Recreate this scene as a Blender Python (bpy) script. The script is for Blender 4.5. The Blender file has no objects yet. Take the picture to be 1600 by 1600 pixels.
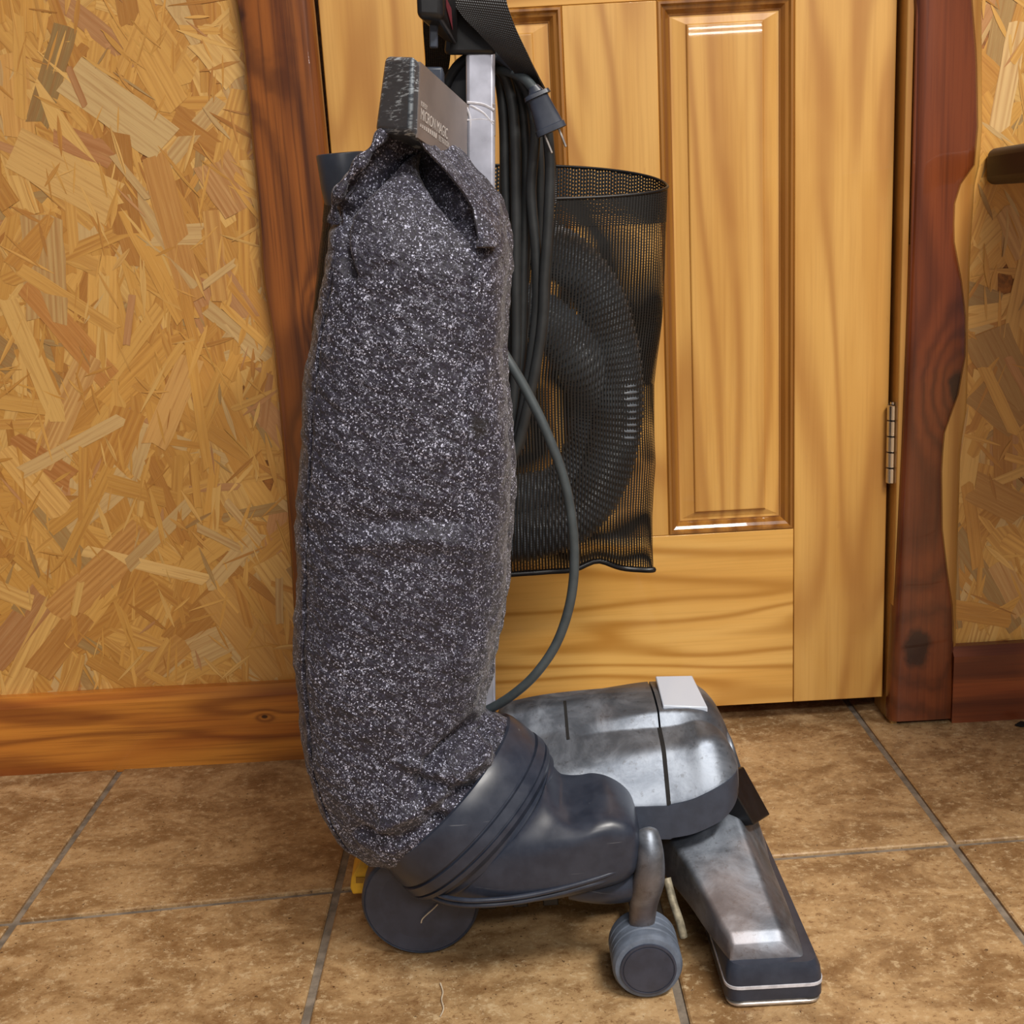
import bpy, math, random
import numpy as np
from mathutils import Vector, noise as mn
random.seed(7)
S = bpy.context.scene
COL = S.collection
PI = math.pi

# ------------------------------------------------------------------ camera
FPX = 1830.0; PIT = .236; ROL = -.0556
CC = np.array([-.4256, -1.382, .627])
_f = np.array([0, math.cos(PIT), -math.sin(PIT)]); _r0 = np.array([1., 0, 0]); _u0 = np.cross(_r0, _f)
_r = math.cos(ROL)*_r0 + math.sin(ROL)*_u0
_u = -math.sin(ROL)*_r0 + math.cos(ROL)*_u0
cam_d = bpy.data.cameras.new('camera'); cam = bpy.data.objects.new('camera', cam_d); COL.objects.link(cam)
cam_d.sensor_width = 36; cam_d.sensor_fit = 'HORIZONTAL'; cam_d.lens = 36*FPX/1600
cam_d.clip_start = .02
import mathutils
cam.matrix_world = mathutils.Matrix(((_r[0], _u[0], -_f[0], CC[0]), (_r[1], _u[1], -_f[1], CC[1]), (_r[2], _u[2], -_f[2], CC[2]), (0, 0, 0, 1)))
S.camera = cam

def P(x, y, Y):      # point in the world plane y=Y seen at a photo position
    d = _f + _r*(x-800)/FPX + _u*(800-y)/FPX
    return CC + d*(Y-CC[1])/d[1]
def PZ(x, y, Z=0.):  # the same on the horizontal plane z=Z
    d = _f + _r*(x-800)/FPX + _u*(800-y)/FPX
    return CC + d*(Z-CC[2])/d[2]

# ------------------------------------------------------------------ light
S.view_settings.view_transform = 'Standard'; S.view_settings.look = 'None'
S.view_settings.exposure = 0.0; S.view_settings.gamma = 1.0
S.view_settings.use_curve_mapping = False
W = bpy.data.worlds.new('world'); S.world = W; W.use_nodes = True
W.node_tree.nodes['Background'].inputs[0].default_value = (.86, .90, 1.0, 1)
W.node_tree.nodes['Background'].inputs[1].default_value = .20
def area(name, loc, target, sx, sy, power, col):
    d = bpy.data.lights.new(name, 'AREA'); d.shape = 'RECTANGLE'; d.size = sx; d.size_y = sy
    d.energy = power; d.color = col
    o = bpy.data.objects.new(name, d); COL.objects.link(o); o.location = loc
    o.rotation_euler = (Vector(target)-Vector(loc)).to_track_quat('-Z', 'Y').to_euler()
    return o
area('ceiling_lamp_near', (.55, -1.85, 2.52), (.45, -1.75, 0), 1.2, .30, 92, (1, .95, .88))
area('ceiling_lamp_mid', (.10, -3.7, 2.52), (.0, -3.4, 0), 1.2, .30, 62, (1, .96, .91))
# twin tube fixture far back in the room (the double streak mirrored in the door)
area('tube_lamp_far', (1.92, -10.6, 2.41), (1.92, 0, .8), .90, .014, 3.0, (1, .97, .95))
area('tube_lamp_far_second', (1.90, -10.6, 2.36), (1.90, 0, .8), .90, .014, 3.0, (1, .97, .95))

# ------------------------------------------------------------------ mesh helpers
OFF = {}
def mk(name, v, f, mat, parent=None, smooth=40, bevel=0, seg=2, sub=0, uv=None):
    off = OFF.get(parent.name, np.zeros(3)) if parent else np.zeros(3)
    v = np.array([list(p) for p in v], float) - off
    me = bpy.data.meshes.new(name)
    me.from_pydata([tuple(p) for p in v], [], [tuple(q) for q in f])
    me.update()
    if smooth:
        me.polygons.foreach_set('use_smooth', [True]*len(me.polygons))
        me.set_sharp_from_angle(angle=math.radians(smooth))
    o = bpy.data.objects.new(name, me); COL.objects.link(o)
    if mat: me.materials.append(mat)
    if uv is not None:
        l = me.uv_layers.new(name='UVMap')
        li = np.zeros(len(me.loops), dtype=np.int32); me.loops.foreach_get('vertex_index', li)
        l.data.foreach_set('uv', np.array(uv, float)[li].ravel())
    if parent: o.parent = parent
    OFF[o.name] = off
    if bevel:
        m = o.modifiers.new('bevel', 'BEVEL'); m.width = bevel; m.segments = seg; m.limit_method = 'ANGLE'; m.angle_limit = math.radians(25)
        m.harden_normals = False
    if sub:
        m = o.modifiers.new('sub', 'SUBSURF'); m.levels = sub; m.render_levels = sub
    return o
def tag(o, label=None, cat=None, group=None, kind=None):
    if label: o['label'] = label
    if cat: o['category'] = cat
    if group: o['group'] = group
    if kind: o['kind'] = kind
    return o
def thing(name, loc, label=None, cat=None, group=None, kind=None):
    o = bpy.data.objects.new(name, None); COL.objects.link(o); o.location = tuple(loc)
    OFF[o.name] = np.array(loc, float)
    o.empty_display_size = .02
    return tag(o, label, cat, group, kind)
class MB:
    def __init__(s): s.v = []; s.f = []
    def add(s, v, f):
        n = len(s.v); s.v += [tuple(p) for p in v]; s.f += [tuple(i+n for i in q) for q in f]; return s
HEXF = [(0, 3, 2, 1), (4, 5, 6, 7), (0, 1, 5, 4), (1, 2, 6, 5), (2, 3, 7, 6), (3, 0, 4, 7)]
def boxg(x0, x1, y0, y1, z0, z1):
    return [(x0, y0, z0), (x1, y0, z0), (x1, y1, z0), (x0, y1, z0), (x0, y0, z1), (x1, y0, z1), (x1, y1, z1), (x0, y1, z1)], HEXF
def box(name, x0, x1, y0, y1, z0, z1, mat, parent=None, bevel=0, **k):
    v, f = boxg(x0, x1, y0, y1, z0, z1); return mk(name, v, f, mat, parent, bevel=bevel, smooth=30, **k)
def smoothpath(pts, n):
    pts = np.array(pts, float); m = len(pts)
    d = np.r_[0, np.cumsum(np.linalg.norm(np.diff(pts, axis=0), axis=1)**.5)]
    out = []
    for t in np.linspace(0, d[-1], n):
        i = min(max(np.searchsorted(d, t)-1, 0), m-2)
        p0, p1, p2, p3 = pts[max(i-1, 0)], pts[i], pts[i+1], pts[min(i+2, m-1)]
        u = (t-d[i])/(d[i+1]-d[i])
        out.append(.5*((2*p1)+(-p0+p2)*u+(2*p0-5*p1+4*p2-p3)*u*u+(-p0+3*p1-3*p2+p3)*u**3))
    return np.array(out)
def tubeg(path, r, seg=12, cap=True, flat=None):
    path = np.array(path, float); n = len(path)
    T = np.gradient(path, axis=0); T /= np.linalg.norm(T, axis=1)[:, None]
    a = np.array([0, 1., 0]) if abs(T[0][1]) < .9 else np.array([1., 0, 0])
    N = np.cross(T[0], a); N /= np.linalg.norm(N)
    v = []; f = []
    for i in range(n):
        N = N - T[i]*(N@T[i]); N /= np.linalg.norm(N); B = np.cross(T[i], N)
        ri = r[i] if hasattr(r, '__len__') else r
        for k in range(seg):
            an = 2*PI*k/seg
            v.append(path[i]+ri*(math.cos(an)*N+math.sin(an)*B))
    for i in range(n-1):
        for k in range(seg):
            k2 = (k+1) % seg
            f.append((i*seg+k, i*seg+k2, (i+1)*seg+k2, (i+1)*seg+k))
    if cap:
        f.append(tuple(range(seg))[::-1]); f.append(tuple((n-1)*seg+k for k in range(seg)))
    return v, f
def tube(name, pts, r, mat, parent=None, n=40, seg=12, smoothp=True):
    p = smoothpath(pts, n) if smoothp else np.array(pts, float)
    v, f = tubeg(p, r, seg); return mk(name, v, f, mat, parent, smooth=50)
def loftg(rings, cap0=True, cap1=True, closed=True):
    n = len(rings[0]); v = [tuple(p) for r in rings for p in r]; f = []
    for i in range(len(rings)-1):
        for k in range(n if closed else n-1):
            k2 = (k+1) % n
            f.append((i*n+k, i*n+k2, (i+1)*n+k2, (i+1)*n+k))
    if cap0: f.append(tuple(range(n))[::-1])
    if cap1: f.append(tuple((len(rings)-1)*n+k for k in range(n)))
    return v, f
def se(c, u, w, n=32, e=2.0):     # superellipse ring
    c, u, w = map(lambda q: np.array(q, float), (c, u, w)); out = []
    for k in range(n):
        a = 2*PI*k/n; ca, sa = math.cos(a), math.sin(a)
        out.append(c+u*math.copysign(abs(ca)**(2/e), ca)+w*math.copysign(abs(sa)**(2/e), sa))
    return out
def revolve(prof, c, axis, n=40):  # prof: (radius, distance along axis)
    c = np.array(c, float); ax = np.array(axis, float); ax /= np.linalg.norm(ax)
    a = np.array([0, 0, 1.]) if abs(ax[2]) < .9 else np.array([1., 0, 0])
    u = np.cross(ax, a); u /= np.linalg.norm(u); w = np.cross(ax, u)
    rings = [[c+ax*h+r*(math.cos(2*PI*k/n)*u+math.sin(2*PI*k/n)*w) for k in range(n)] for r, h in prof]
    return loftg(rings)
def prism(name, poly, y0, y1, mat, parent=None, bevel=0, **k):    # polygon (x,z) pulled from y0 to y1
    n = len(poly); v = [(x, y0, z) for x, z in poly]+[(x, y1, z) for x, z in poly]
    f = [tuple(range(n)), tuple(range(2*n-1, n-1, -1))]+[(i, i+n, (i+1) % n+n, (i+1) % n) for i in range(n)]
    return mk(name, v, f, mat, parent, bevel=bevel, smooth=35, **k)
def slab(name, poly3, thick, mat, parent=None, bevel=0, **k):     # 3D polygon given thickness vector
    n = len(poly3); t = np.array(thick); v = [np.array(p) for p in poly3]; v = v+[p+t for p in v]
    f = [tuple(range(n)), tuple(range(2*n-1, n-1, -1))]+[(i, i+n, (i+1) % n+n, (i+1) % n) for i in range(n)]
    return mk(name, v, f, mat, parent, bevel=bevel, smooth=35, **k)

# ------------------------------------------------------------------ materials
def lin(c):
    return tuple(((x/255)/12.92 if x/255 < .04045 else ((x/255+.055)/1.055)**2.4) for x in c)+(1,)
class NT:
    def __init__(s, name):
        s.m = bpy.data.materials.new(name); s.m.use_nodes = True; s.t = s.m.node_tree; s.N = s.t.nodes; s.L = s.t.links
        s.b = s.N['Principled BSDF']; s.out = s.N['Material Output']
    def n(s, typ, **k):
        o = s.N.new(typ)
        for a, b in k.items(): setattr(o, a, b)
        return o
    def put(s, sock, val):
        if isinstance(val, bpy.types.NodeSocket): s.L.new(val, sock)
        elif val is not None: sock.default_value = val
    def math(s, op, a, b=None, c=None, clamp=False):
        o = s.n('ShaderNodeMath', operation=op, use_clamp=clamp)
        s.put(o.inputs[0], a); s.put(o.inputs[1], b)
        if c is not None: s.put(o.inputs[2], c)
        return o.outputs[0]
    def sstep(s, x, a, b):
        o = s.n('ShaderNodeMapRange', interpolation_type='SMOOTHSTEP'); s.put(o.inputs['Value'], x)
        s.put(o.inputs['From Min'], a); s.put(o.inputs['From Max'], b); return o.outputs[0]
    def mix(s, fac, a, b, mode='MIX'):
        o = s.n('ShaderNodeMix', data_type='RGBA', blend_type=mode)
        s.put(o.inputs[0], fac); s.put(o.inputs[6], a); s.put(o.inputs[7], b); return o.outputs[2]
    def mapping(s, vec, scale=(1, 1, 1), loc=(0, 0, 0), rot=(0, 0, 0)):
        o = s.n('ShaderNodeMapping'); s.put(o.inputs[0], vec); o.inputs['Location'].default_value = loc
        o.inputs['Rotation'].default_value = rot; o.inputs['Scale'].default_value = scale; return o.outputs[0]
    def noise(s, vec, scale, detail=3, rough=.5, dist=0, w=None):
        o = s.n('ShaderNodeTexNoise'); 
        if w is not None: o.noise_dimensions = '4D'; s.put(o.inputs['W'], w)
        s.put(o.inputs['Vector'], vec); s.put(o.inputs['Scale'], scale); o.inputs['Detail'].default_value = detail
        o.inputs['Roughness'].default_value = rough; o.inputs['Distortion'].default_value = dist; return o.outputs['Fac']
    def voro(s, vec, scale, out='Distance', feat='F1', w=None):
        o = s.n('ShaderNodeTexVoronoi', feature=feat); s.put(o.inputs['Vector'], vec); s.put(o.inputs['Scale'], scale); return o.outputs[out]
    def obj(s): return s.n('ShaderNodeTexCoord').outputs['Object']
    def rnd(s): return s.n('ShaderNodeObjectInfo').outputs['Random']
    def uv(s): return s.n('ShaderNodeTexCoord').outputs['UV']
    def sep(s, v):
        o = s.n('ShaderNodeSeparateXYZ'); s.put(o.inputs[0], v); return o.outputs
    def bump(s, h, strength, dist=.001):
        o = s.n('ShaderNodeBump'); s.put(o.inputs['Height'], h); o.inputs['Strength'].default_value = strength
        o.inputs['Distance'].default_value = dist; s.L.new(o.outputs[0], s.b.inputs['Normal']); return o
    def set(s, **k):
        for a, b in k.items(): s.put(s.b.inputs[a.replace('_', ' ')], b)
        return s.m

def plain(name, c, rough=.5, metal=0, var=.15, scale=60, bump=0, coat=0, spec=.5):
    t = NT(name); co = t.obj(); nz = t.noise(co, scale, 4, .6)
    c = lin(c); a = tuple(x*(1-var) for x in c[:3])+(1,); b = tuple(min(1, x*(1+var)) for x in c[:3])+(1,)
    t.set(Base_Color=t.mix(t.sstep(nz, .35, .65), a, b), Metallic=metal, Coat_Weight=coat)
    t.b.inputs['Specular IOR Level'].default_value = spec
    t.put(t.b.inputs['Roughness'], t.math('MULTIPLY_ADD', nz, .2, rough-.1, clamp=True))
    if bump: t.bump(nz, bump, .0006)
    return t.m

def wood(name, light, mid, dark, along='Z', K=14, amp=5, low=(3, .7), sharp=2.2, streak=.35, knots=(), rough=.32, coat=.35, ringk=.75, seed=0., tone=.25, speck=.0):
    t = NT(name); co = t.obj(); x, y, z = t.sep(co)
    if along == 'X': x, z = z, x
    w = t.math('MULTIPLY_ADD', t.rnd(), 17.3, seed)
    cx = t.n('ShaderNodeCombineXYZ'); t.put(cx.inputs[0], t.math('MULTIPLY', x, low[0])); t.put(cx.inputs[2], t.math('MULTIPLY', z, low[1])); t.put(cx.inputs[1], t.math('MULTIPLY', y, 3.))
    n1 = t.noise(cx.outputs[0], 1., 2, .45, .4, w)
    fld = t.math('MULTIPLY_ADD', n1, amp, t.math('MULTIPLY', x, K))
    kmask = None
    for (kx, kz, kr, ka) in knots:
        dx = t.math('SUBTRACT', x, kx); dz = t.math('MULTIPLY', t.math('SUBTRACT', z, kz), .6)
        wob = t.math('MULTIPLY_ADD', t.noise(co, 55, 2), kr*.5, -kr*.25)
        d = t.math('ADD', t.math('SQRT', t.math('ADD', t.math('MULTIPLY', dx, dx), t.math('MULTIPLY', dz, dz))), wob)
        g = t.math('POWER', 2.718, t.math('MULTIPLY', t.math('MULTIPLY', d, d), -1/(kr*kr*4)))
        fld = t.math('MULTIPLY_ADD', g, ka, fld)
        m = t.sstep(d, kr*.75, kr*.35)
        kmask = m if kmask is None else t.math('MAXIMUM', kmask, m)
    s = t.math('MULTIPLY_ADD', t.math('SINE', t.math('MULTIPLY', fld, 6.283)), .5, .5)
    ring = t.math('POWER', s, sharp)
    cf = t.n('ShaderNodeCombineXYZ'); t.put(cf.inputs[0], t.math('MULTIPLY', x, 260.)); t.put(cf.inputs[1], t.math('MULTIPLY', y, 260.)); t.put(cf.inputs[2], t.math('MULTIPLY', z, 6.))
    fine = t.noise(cf.outputs[0], 1., 3, .6, 0, w)
    ct = t.n('ShaderNodeCombineXYZ'); t.put(ct.inputs[0], t.math('MULTIPLY', x, 22.)); t.put(ct.inputs[2], t.math('MULTIPLY', z, 2.2)); t.put(ct.inputs[1], y)
    tn = t.noise(ct.outputs[0], 1., 3, .5, .6, w)
    c = t.mix(t.sstep(tn, .35, .7), lin(light), lin(mid))
    c = t.mix(t.math('MULTIPLY', ring, ringk), c, lin(dark))
    c = t.mix(t.math('MULTIPLY', t.sstep(fine, .42, .72), streak), c, lin(dark))
    if tone:
        tb = t.noise(co, 9, 2, .5, 0, w); c = t.mix(t.math('MULTIPLY', t.sstep(tb, .5, .75), tone), c, lin(light))
    if speck:
        cs = t.n('ShaderNodeCombineXYZ'); t.put(cs.inputs[0], t.math('MULTIPLY', x, 90.)); t.put(cs.inputs[2], t.math('MULTIPLY', z, 28.)); t.put(cs.inputs[1], y)
        sp = t.sstep(t.noise(cs.outputs[0], 1., 1, .5, 0, w), .74, .8); c = t.mix(t.math('MULTIPLY', sp, speck), c, lin(dark))
    if kmask is not None: c = t.mix(t.math('MULTIPLY', kmask, .93), c, lin((38, 14, 10)))
    t.set(Base_Color=c, Roughness=rough, Coat_Weight=coat, Coat_Roughness=.018)
    t.bump(t.math('ADD', t.math('MULTIPLY', fine, .6), t.math('MULTIPLY', ring, .3)), .25, .0004)
    return t.m

M = {}
PINE = dict(light=(224, 174, 94), mid=(207, 153, 74), dark=(174, 116, 50), rough=.42, coat=.45)
M['pine_v'] = wood('pine_vertical', K=14, amp=12, low=(6, 1.1), sharp=2.6, ringk=.68, streak=.22, speck=.3, **PINE)
M['pine_panel'] = wood('pine_panel', K=30, amp=8.5, low=(6, .8), sharp=2.6, ringk=.68, streak=.25, speck=.4, seed=3.1, **PINE)
M['pine_h'] = wood('pine_rail', light=(238, 188, 104), mid=(226, 170, 84), dark=(186, 128, 48), along='X', K=11, amp=9, low=(8, 1.1), sharp=3, ringk=.85, streak=.2, rough=.42, coat=.4, seed=5)
M['mould'] = wood('pine_moulding', light=(176, 122, 52), mid=(150, 96, 36), dark=(112, 64, 20), K=40, amp=1.5, sharp=2, rough=.25, coat=.5)
M['jamb'] = wood('jamb_pine', light=(206, 160, 88), mid=(190, 140, 70), dark=(150, 98, 40), K=30, amp=2, sharp=2, rough=.35)
M['cedar_l'] = wood('cedar_left', light=(156, 90, 34), mid=(108, 56, 20), dark=(54, 24, 9), K=18, amp=5, low=(9, 1.3), sharp=1.4, ringk=.5, streak=.6, rough=.25, coat=.45, seed=1.5,
                    knots=[(-.628, .546, .011, 2.2), (-.70, .86, .03, 2.5), (-.655, .40, .009, 1.4)])
M['cedar_r'] = wood('cedar_right', light=(128, 64, 30), mid=(98, 46, 22), dark=(60, 26, 13), K=9, amp=4, low=(7, 1.2), sharp=1.3, ringk=.5, streak=.4, rough=.25, coat=.55, seed=9.4,
                    knots=[(.062, .10, .028, 3.2), (.10, .42, .02, 3.5)])
M['cedar_b'] = wood('cedar_base', light=(214, 140, 54), mid=(178, 100, 36), dark=(104, 44, 18), along='X', K=9, amp=6, low=(13, 1.6), sharp=1.8, ringk=.6, streak=.4, rough=.3, coat=.35, seed=4.4,
                    knots=[(.060, -.745, .004, 1.0)])
M['cedar_b2'] = wood('cedar_base_right', light=(150, 78, 36), mid=(126, 58, 28), dark=(74, 30, 16), along='X', K=14, amp=4, low=(12, 2.0), sharp=1.6, streak=.5, rough=.35, coat=.3, seed=14.4)
M['sap'] = wood('cedar_sapwood', light=(206, 158, 84), mid=(188, 136, 62), dark=(150, 96, 36), K=30, amp=2, sharp=2, rough=.35)
M['shelf'] = wood('dark_shelf', light=(50, 26, 20), mid=(38, 19, 15), dark=(24, 11, 10), along='X', K=20, amp=2, rough=.5, coat=.0)

# OSB strands: colour per strand from a colour attribute, grain along uv.x
t = NT('osb_strand'); at = t.n('ShaderNodeAttribute', attribute_name='tint')
uvv = t.uv(); g1 = t.noise(t.mapping(uvv, (9, 300, 1)), 1, 3, .6); g2 = t.noise(t.mapping(uvv, (26, 900, 1)), 1, 2, .6)
ga = t.n('ShaderNodeAttribute', attribute_name='grain')
wv = t.math('MULTIPLY_ADD', t.math('SINE', t.math('MULTIPLY_ADD', t.noise(t.mapping(uvv, (5, 60, 1)), 1, 2), 14, t.math('MULTIPLY', t.sep(uvv)[1], 900))), .5, .5)
wv = t.math('MULTIPLY', wv, ga.outputs['Fac'])
c = t.mix(t.math('MULTIPLY', t.sstep(g1, .45, .72), .38), at.outputs['Color'], lin((150, 88, 30)))
c = t.mix(t.math('MULTIPLY', wv, .45), c, lin((160, 96, 38)))
c = t.mix(t.math('MULTIPLY', t.sstep(g2, .5, .8), .25), c, lin((236, 196, 128)))
pit = t.sstep(t.noise(t.mapping(uvv, (160, 420, 1)), 1, 2), .74, .8)
c = t.mix(t.math('MULTIPLY', pit, .6), c, lin((70, 38, 14)))
t.set(Base_Color=c, Roughness=.34, Coat_Weight=.3, Coat_Roughness=.15); t.bump(t.math('ADD', g1, wv), .3, .0005)
M['osb'] = t.m
M['osb_base'] = plain('osb_base', (146, 92, 38), .5, var=.35, scale=120)

# floor tile
t = NT('travertine_tile'); co = t.obj(); r_ = t.math('MULTIPLY', t.rnd(), 31.)
a = t.noise(t.mapping(co, (1, 1.5, 1)), 13, 7, .7, .9, r_); b = t.noise(t.mapping(co, (1, 1.25, 1)), 95, 8, .78, .1, r_); d = t.noise(co, 230, 3, .65, .4, r_)
c = t.mix(t.sstep(a, .36, .64), lin((138, 105, 68)), lin((190, 156, 112)))
c = t.mix(t.math('MULTIPLY', t.sstep(b, .52, .62), .7), c, lin((210, 184, 144)))
c = t.mix(t.math('MULTIPLY', t.sstep(b, .47, .38), .75), c, lin((124, 88, 54)))
c = t.mix(t.math('MULTIPLY', t.sstep(d, .62, .70), .55), c, lin((222, 198, 162)))
c = t.mix(t.math('MULTIPLY', t.sstep(d, .36, .32), .85), c, lin((62, 40, 26)))
t.set(Base_Color=c, Roughness=t.math('MULTIPLY_ADD', b, .3, .28), Coat_Weight=.12, Coat_Roughness=.25)
t.bump(t.math('ADD', b, t.math('MULTIPLY', d, .6)), .4, .0012); M['tile'] = t.m
M['grout'] = plain('grout', (128, 117, 104), .8, var=.3, scale=45, bump=.4)
M['ceil'] = plain('ceiling_paint', (205, 200, 190), .8)

# machine materials
t = NT('cast_aluminium'); co = t.obj(); a = t.noise(co, 22, 5, .65, .6); b = t.noise(co, 160, 4, .65); e = t.noise(co, 9, 3, .5)
c = t.mix(t.sstep(a, .35, .68), lin((98, 105, 116)), lin((146, 154, 166)))
c = t.mix(t.math('MULTIPLY', t.sstep(b, .56, .7), .5), c, lin((78, 78, 80)))
c = t.mix(t.math('MULTIPLY', t.sstep(e, .5, .66), .35), c, lin((150, 126, 112)))
t.set(Base_Color=c, Metallic=.72, Roughness=t.math('MULTIPLY_ADD', a, .3, .31)); t.bump(b, .25, .0004); M['alu'] = t.m
t = NT('dark_plastic'); co = t.obj(); a = t.noise(co, 60, 4, .6); sc = t.noise(t.mapping(co, (18, 60, 400), rot=(0, .2, 0)), 1, 2, .5)
c = t.mix(t.sstep(a, .3, .7), lin((40, 46, 60)), lin((52, 58, 72)))
c = t.mix(t.math('MULTIPLY', t.sstep(sc, .73, .78), .35), c, lin((130, 134, 140)))
t.set(Base_Color=c, Roughness=t.math('MULTIPLY_ADD', a, .2, .26)); M['plast'] = t.m
M['plast2'] = plain('slate_plastic', (54, 61, 75), .42, var=.12)
M['black'] = plain('black_plastic', (20, 20, 23), .38, var=.2)
M['tyre'] = plain('grey_rubber', (98, 108, 124), .6, var=.14, scale=90)
M['wheel'] = plain('wheel_disc', (54, 58, 72), .45, var=.2, scale=40)
M['dark'] = plain('dark_void', (14, 12, 12), .8)
M['silver'] = plain('silver_bar', (196, 198, 212), .30, metal=.55, var=.10, scale=30)
M['chrome'] = plain('chrome', (210, 210, 210), .12, metal=1, var=.03)
M['yellow'] = plain('yellow_plastic', (214, 164, 38), .45, var=.14)
M['white_tape'] = plain('worn_white_and_glint', (206, 206, 214), .5, var=.15, scale=150)  # worn rub strip, also the painted reflections on the tape
M['steelplate'] = plain('steel_plate', (196, 190, 184), .35, metal=.8, var=.2, scale=90)
M['rust'] = plain('worn_lever', (150, 142, 122), .55, metal=.3, var=.35, scale=120)
M['cord'] = plain('black_rubber_cord', (40, 43, 45), .5, var=.12)
M['cord2'] = plain('slate_cable', (64, 72, 76), .5, var=.1, scale=90)
M['print'] = plain('print_white', (205, 200, 196), .5, var=.05)
M['red'] = plain('red_print', (110, 40, 52), .5, var=.1)
M['lint'] = plain('lint', (200, 184, 160), .9)
t = NT('clear_lens'); t.set(Base_Color=lin((196, 206, 222)), Roughness=.22, Coat_Weight=.5); M['lens'] = t.m
# scratched clip plastic
t = NT('scratched_plastic'); co = t.obj(); s1 = t.noise(t.mapping(co, (90, 90, 700), rot=(.35, .3, 0)), 1, 3, .6, .6); s2 = t.noise(t.mapping(co, (120, 100, 420), rot=(-.2, -.7, 0)), 1, 3, .6, .5); m_ = t.noise(co, 45, 2)
k = t.math('MULTIPLY', t.math('MAXIMUM', t.sstep(s1, .56, .66), t.sstep(s2, .58, .68)), t.sstep(m_, .38, .55))
ge = t.n('ShaderNodeNewGeometry').outputs['Pointiness']; k = t.math('MAXIMUM', k, t.math('MULTIPLY', t.sstep(ge, .53, .62), t.sstep(s2, .4, .55)))
t.set(Base_Color=t.mix(k, lin((66, 72, 80)), lin((172, 184, 194))), Roughness=.38); M['scr'] = t.m
M['plate'] = plain('name_plate', (146, 136, 132), .34, metal=.35, var=.08, scale=30)
# speckled bag cloth
t = NT('speckled_cloth'); co = t.obj()
wn = t.n('ShaderNodeTexNoise'); t.put(wn.inputs['Vector'], co); wn.inputs['Scale'].default_value = 420; wn.inputs['Detail'].default_value = 2
wc = t.n('ShaderNodeVectorMath', operation='SCALE'); t.put(wc.inputs[0], wn.outputs['Color']); wc.inputs['Scale'].default_value = .0035
wa = t.n('ShaderNodeVectorMath', operation='ADD'); t.put(wa.inputs[0], co); t.put(wa.inputs[1], wc.outputs[0])
v1 = t.voro(wa.outputs[0], 470); v2 = t.voro(wa.outputs[0], 260); cl = t.noise(co, 30, 4, .6)
hi = t.noise(wa.outputs[0], 620, 2, .6)
dk = t.sstep(t.noise(co, 13, 3), .35, .62)
s1 = t.math('MULTIPLY', t.sstep(v1, .34, .22), t.sstep(hi, .46, .54)); s2 = t.math('MULTIPLY', t.sstep(v2, .24, .16), t.sstep(cl, .45, .6))
fib = t.math('MULTIPLY', t.sstep(t.math('ABSOLUTE', t.math('SUBTRACT', t.noise(wa.outputs[0], 330, 1, .5), .5)), .022, .006), t.sstep(t.noise(co, 150, 2), .47, .60))
sp = t.math('MAXIMUM', t.math('MAXIMUM', s1, s2), t.math('MULTIPLY', fib, .8))
c = t.mix(t.math('MULTIPLY', sp, t.math('MULTIPLY_ADD', dk, .35, .6)), t.mix(t.sstep(hi, .4, .65), lin((23, 21, 33)), lin((46, 43, 62))), lin((218, 222, 248)))
stn = t.n('ShaderNodeVectorMath', operation='DISTANCE'); t.put(stn.inputs[0], co)
STAIN = stn
sm = t.sstep(t.math('MULTIPLY_ADD', t.noise(co, 130, 2), .008, stn.outputs['Value']), .018, .012)
c = t.mix(t.math('MULTIPLY', sm, .8), c, lin((20, 16, 18)))
q = t.noise(t.mapping(t.mapping(co, (1, 1, 1), rot=(0, -.65, 0)), (55, 60, 150)), 1, 2, .5, .3)
t.set(Base_Color=c, Roughness=.62, Sheen_Weight=.15); t.b.inputs['Specular IOR Level'].default_value = .45
t.bump(t.math('ADD', t.math('MULTIPLY', q, 1.2), t.math('MULTIPLY', hi, .2)), .7, .004); M['cloth'] = t.m
# net cloth (open weave)
def netmat(name, pitch, hx, hz, tint=(22, 21, 20)):
    t = NT(name); u, v, _ = t.sep(t.uv())
    wob = t.math('MULTIPLY_ADD', t.noise(t.mapping(t.uv(), (14, 1.2, 1)), 1, 0), pitch*1.5, 0)
    fu = t.math('FRACT', t.math('DIVIDE', t.math('ADD', u, wob), pitch)); fv = t.math('FRACT', t.math('ADD', t.math('MULTIPLY', t.math('SINE', t.math('MULTIPLY', t.math('FLOOR', t.math('DIVIDE', t.math('ADD', u, wob), pitch)), 12.9898)), 437.58), t.math('DIVIDE', v, pitch*.85)))
    hole = t.math('MULTIPLY', t.math('LESS_THAN', t.math('ABSOLUTE', t.math('SUBTRACT', fu, .5)), hx), t.math('LESS_THAN', t.math('ABSOLUTE', t.math('SUBTRACT', fv, .5)), hz))
    t.set(Base_Color=lin(tint), Roughness=.5)
    t.bump(t.math('MULTIPLY', t.math('ABSOLUTE', t.math('SUBTRACT', fu, .5)), 2), .5, .001)
    tr = t.n('ShaderNodeBsdfTransparent'); mx = t.n('ShaderNodeMixShader'); t.put(mx.inputs[0], hole)
    t.L.new(t.b.outputs[0], mx.inputs[1]); t.L.new(tr.outputs[0], mx.inputs[2]); t.L.new(mx.outputs[0], t.out.inputs[0]); return t.m
M['net'] = netmat('net_cloth', .0031, .21, .42)
M['hem'] = netmat('net_hem', .0031, .15, .20)
t = NT('webbing'); co = t.uv(); u, v, _ = t.sep(co)
h = t.math('ADD', t.math('SINE', t.math('MULTIPLY', u, 3600.)), t.math('SINE', t.math('MULTIPLY', v, 3000.)))
t.set(Base_Color=t.mix(t.sstep(h, -.5, 1.6), lin((16, 16, 18)), lin((44, 44, 48))), Roughness=.45); t.bump(h, .35, .0008); M['web'] = t.m
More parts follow.
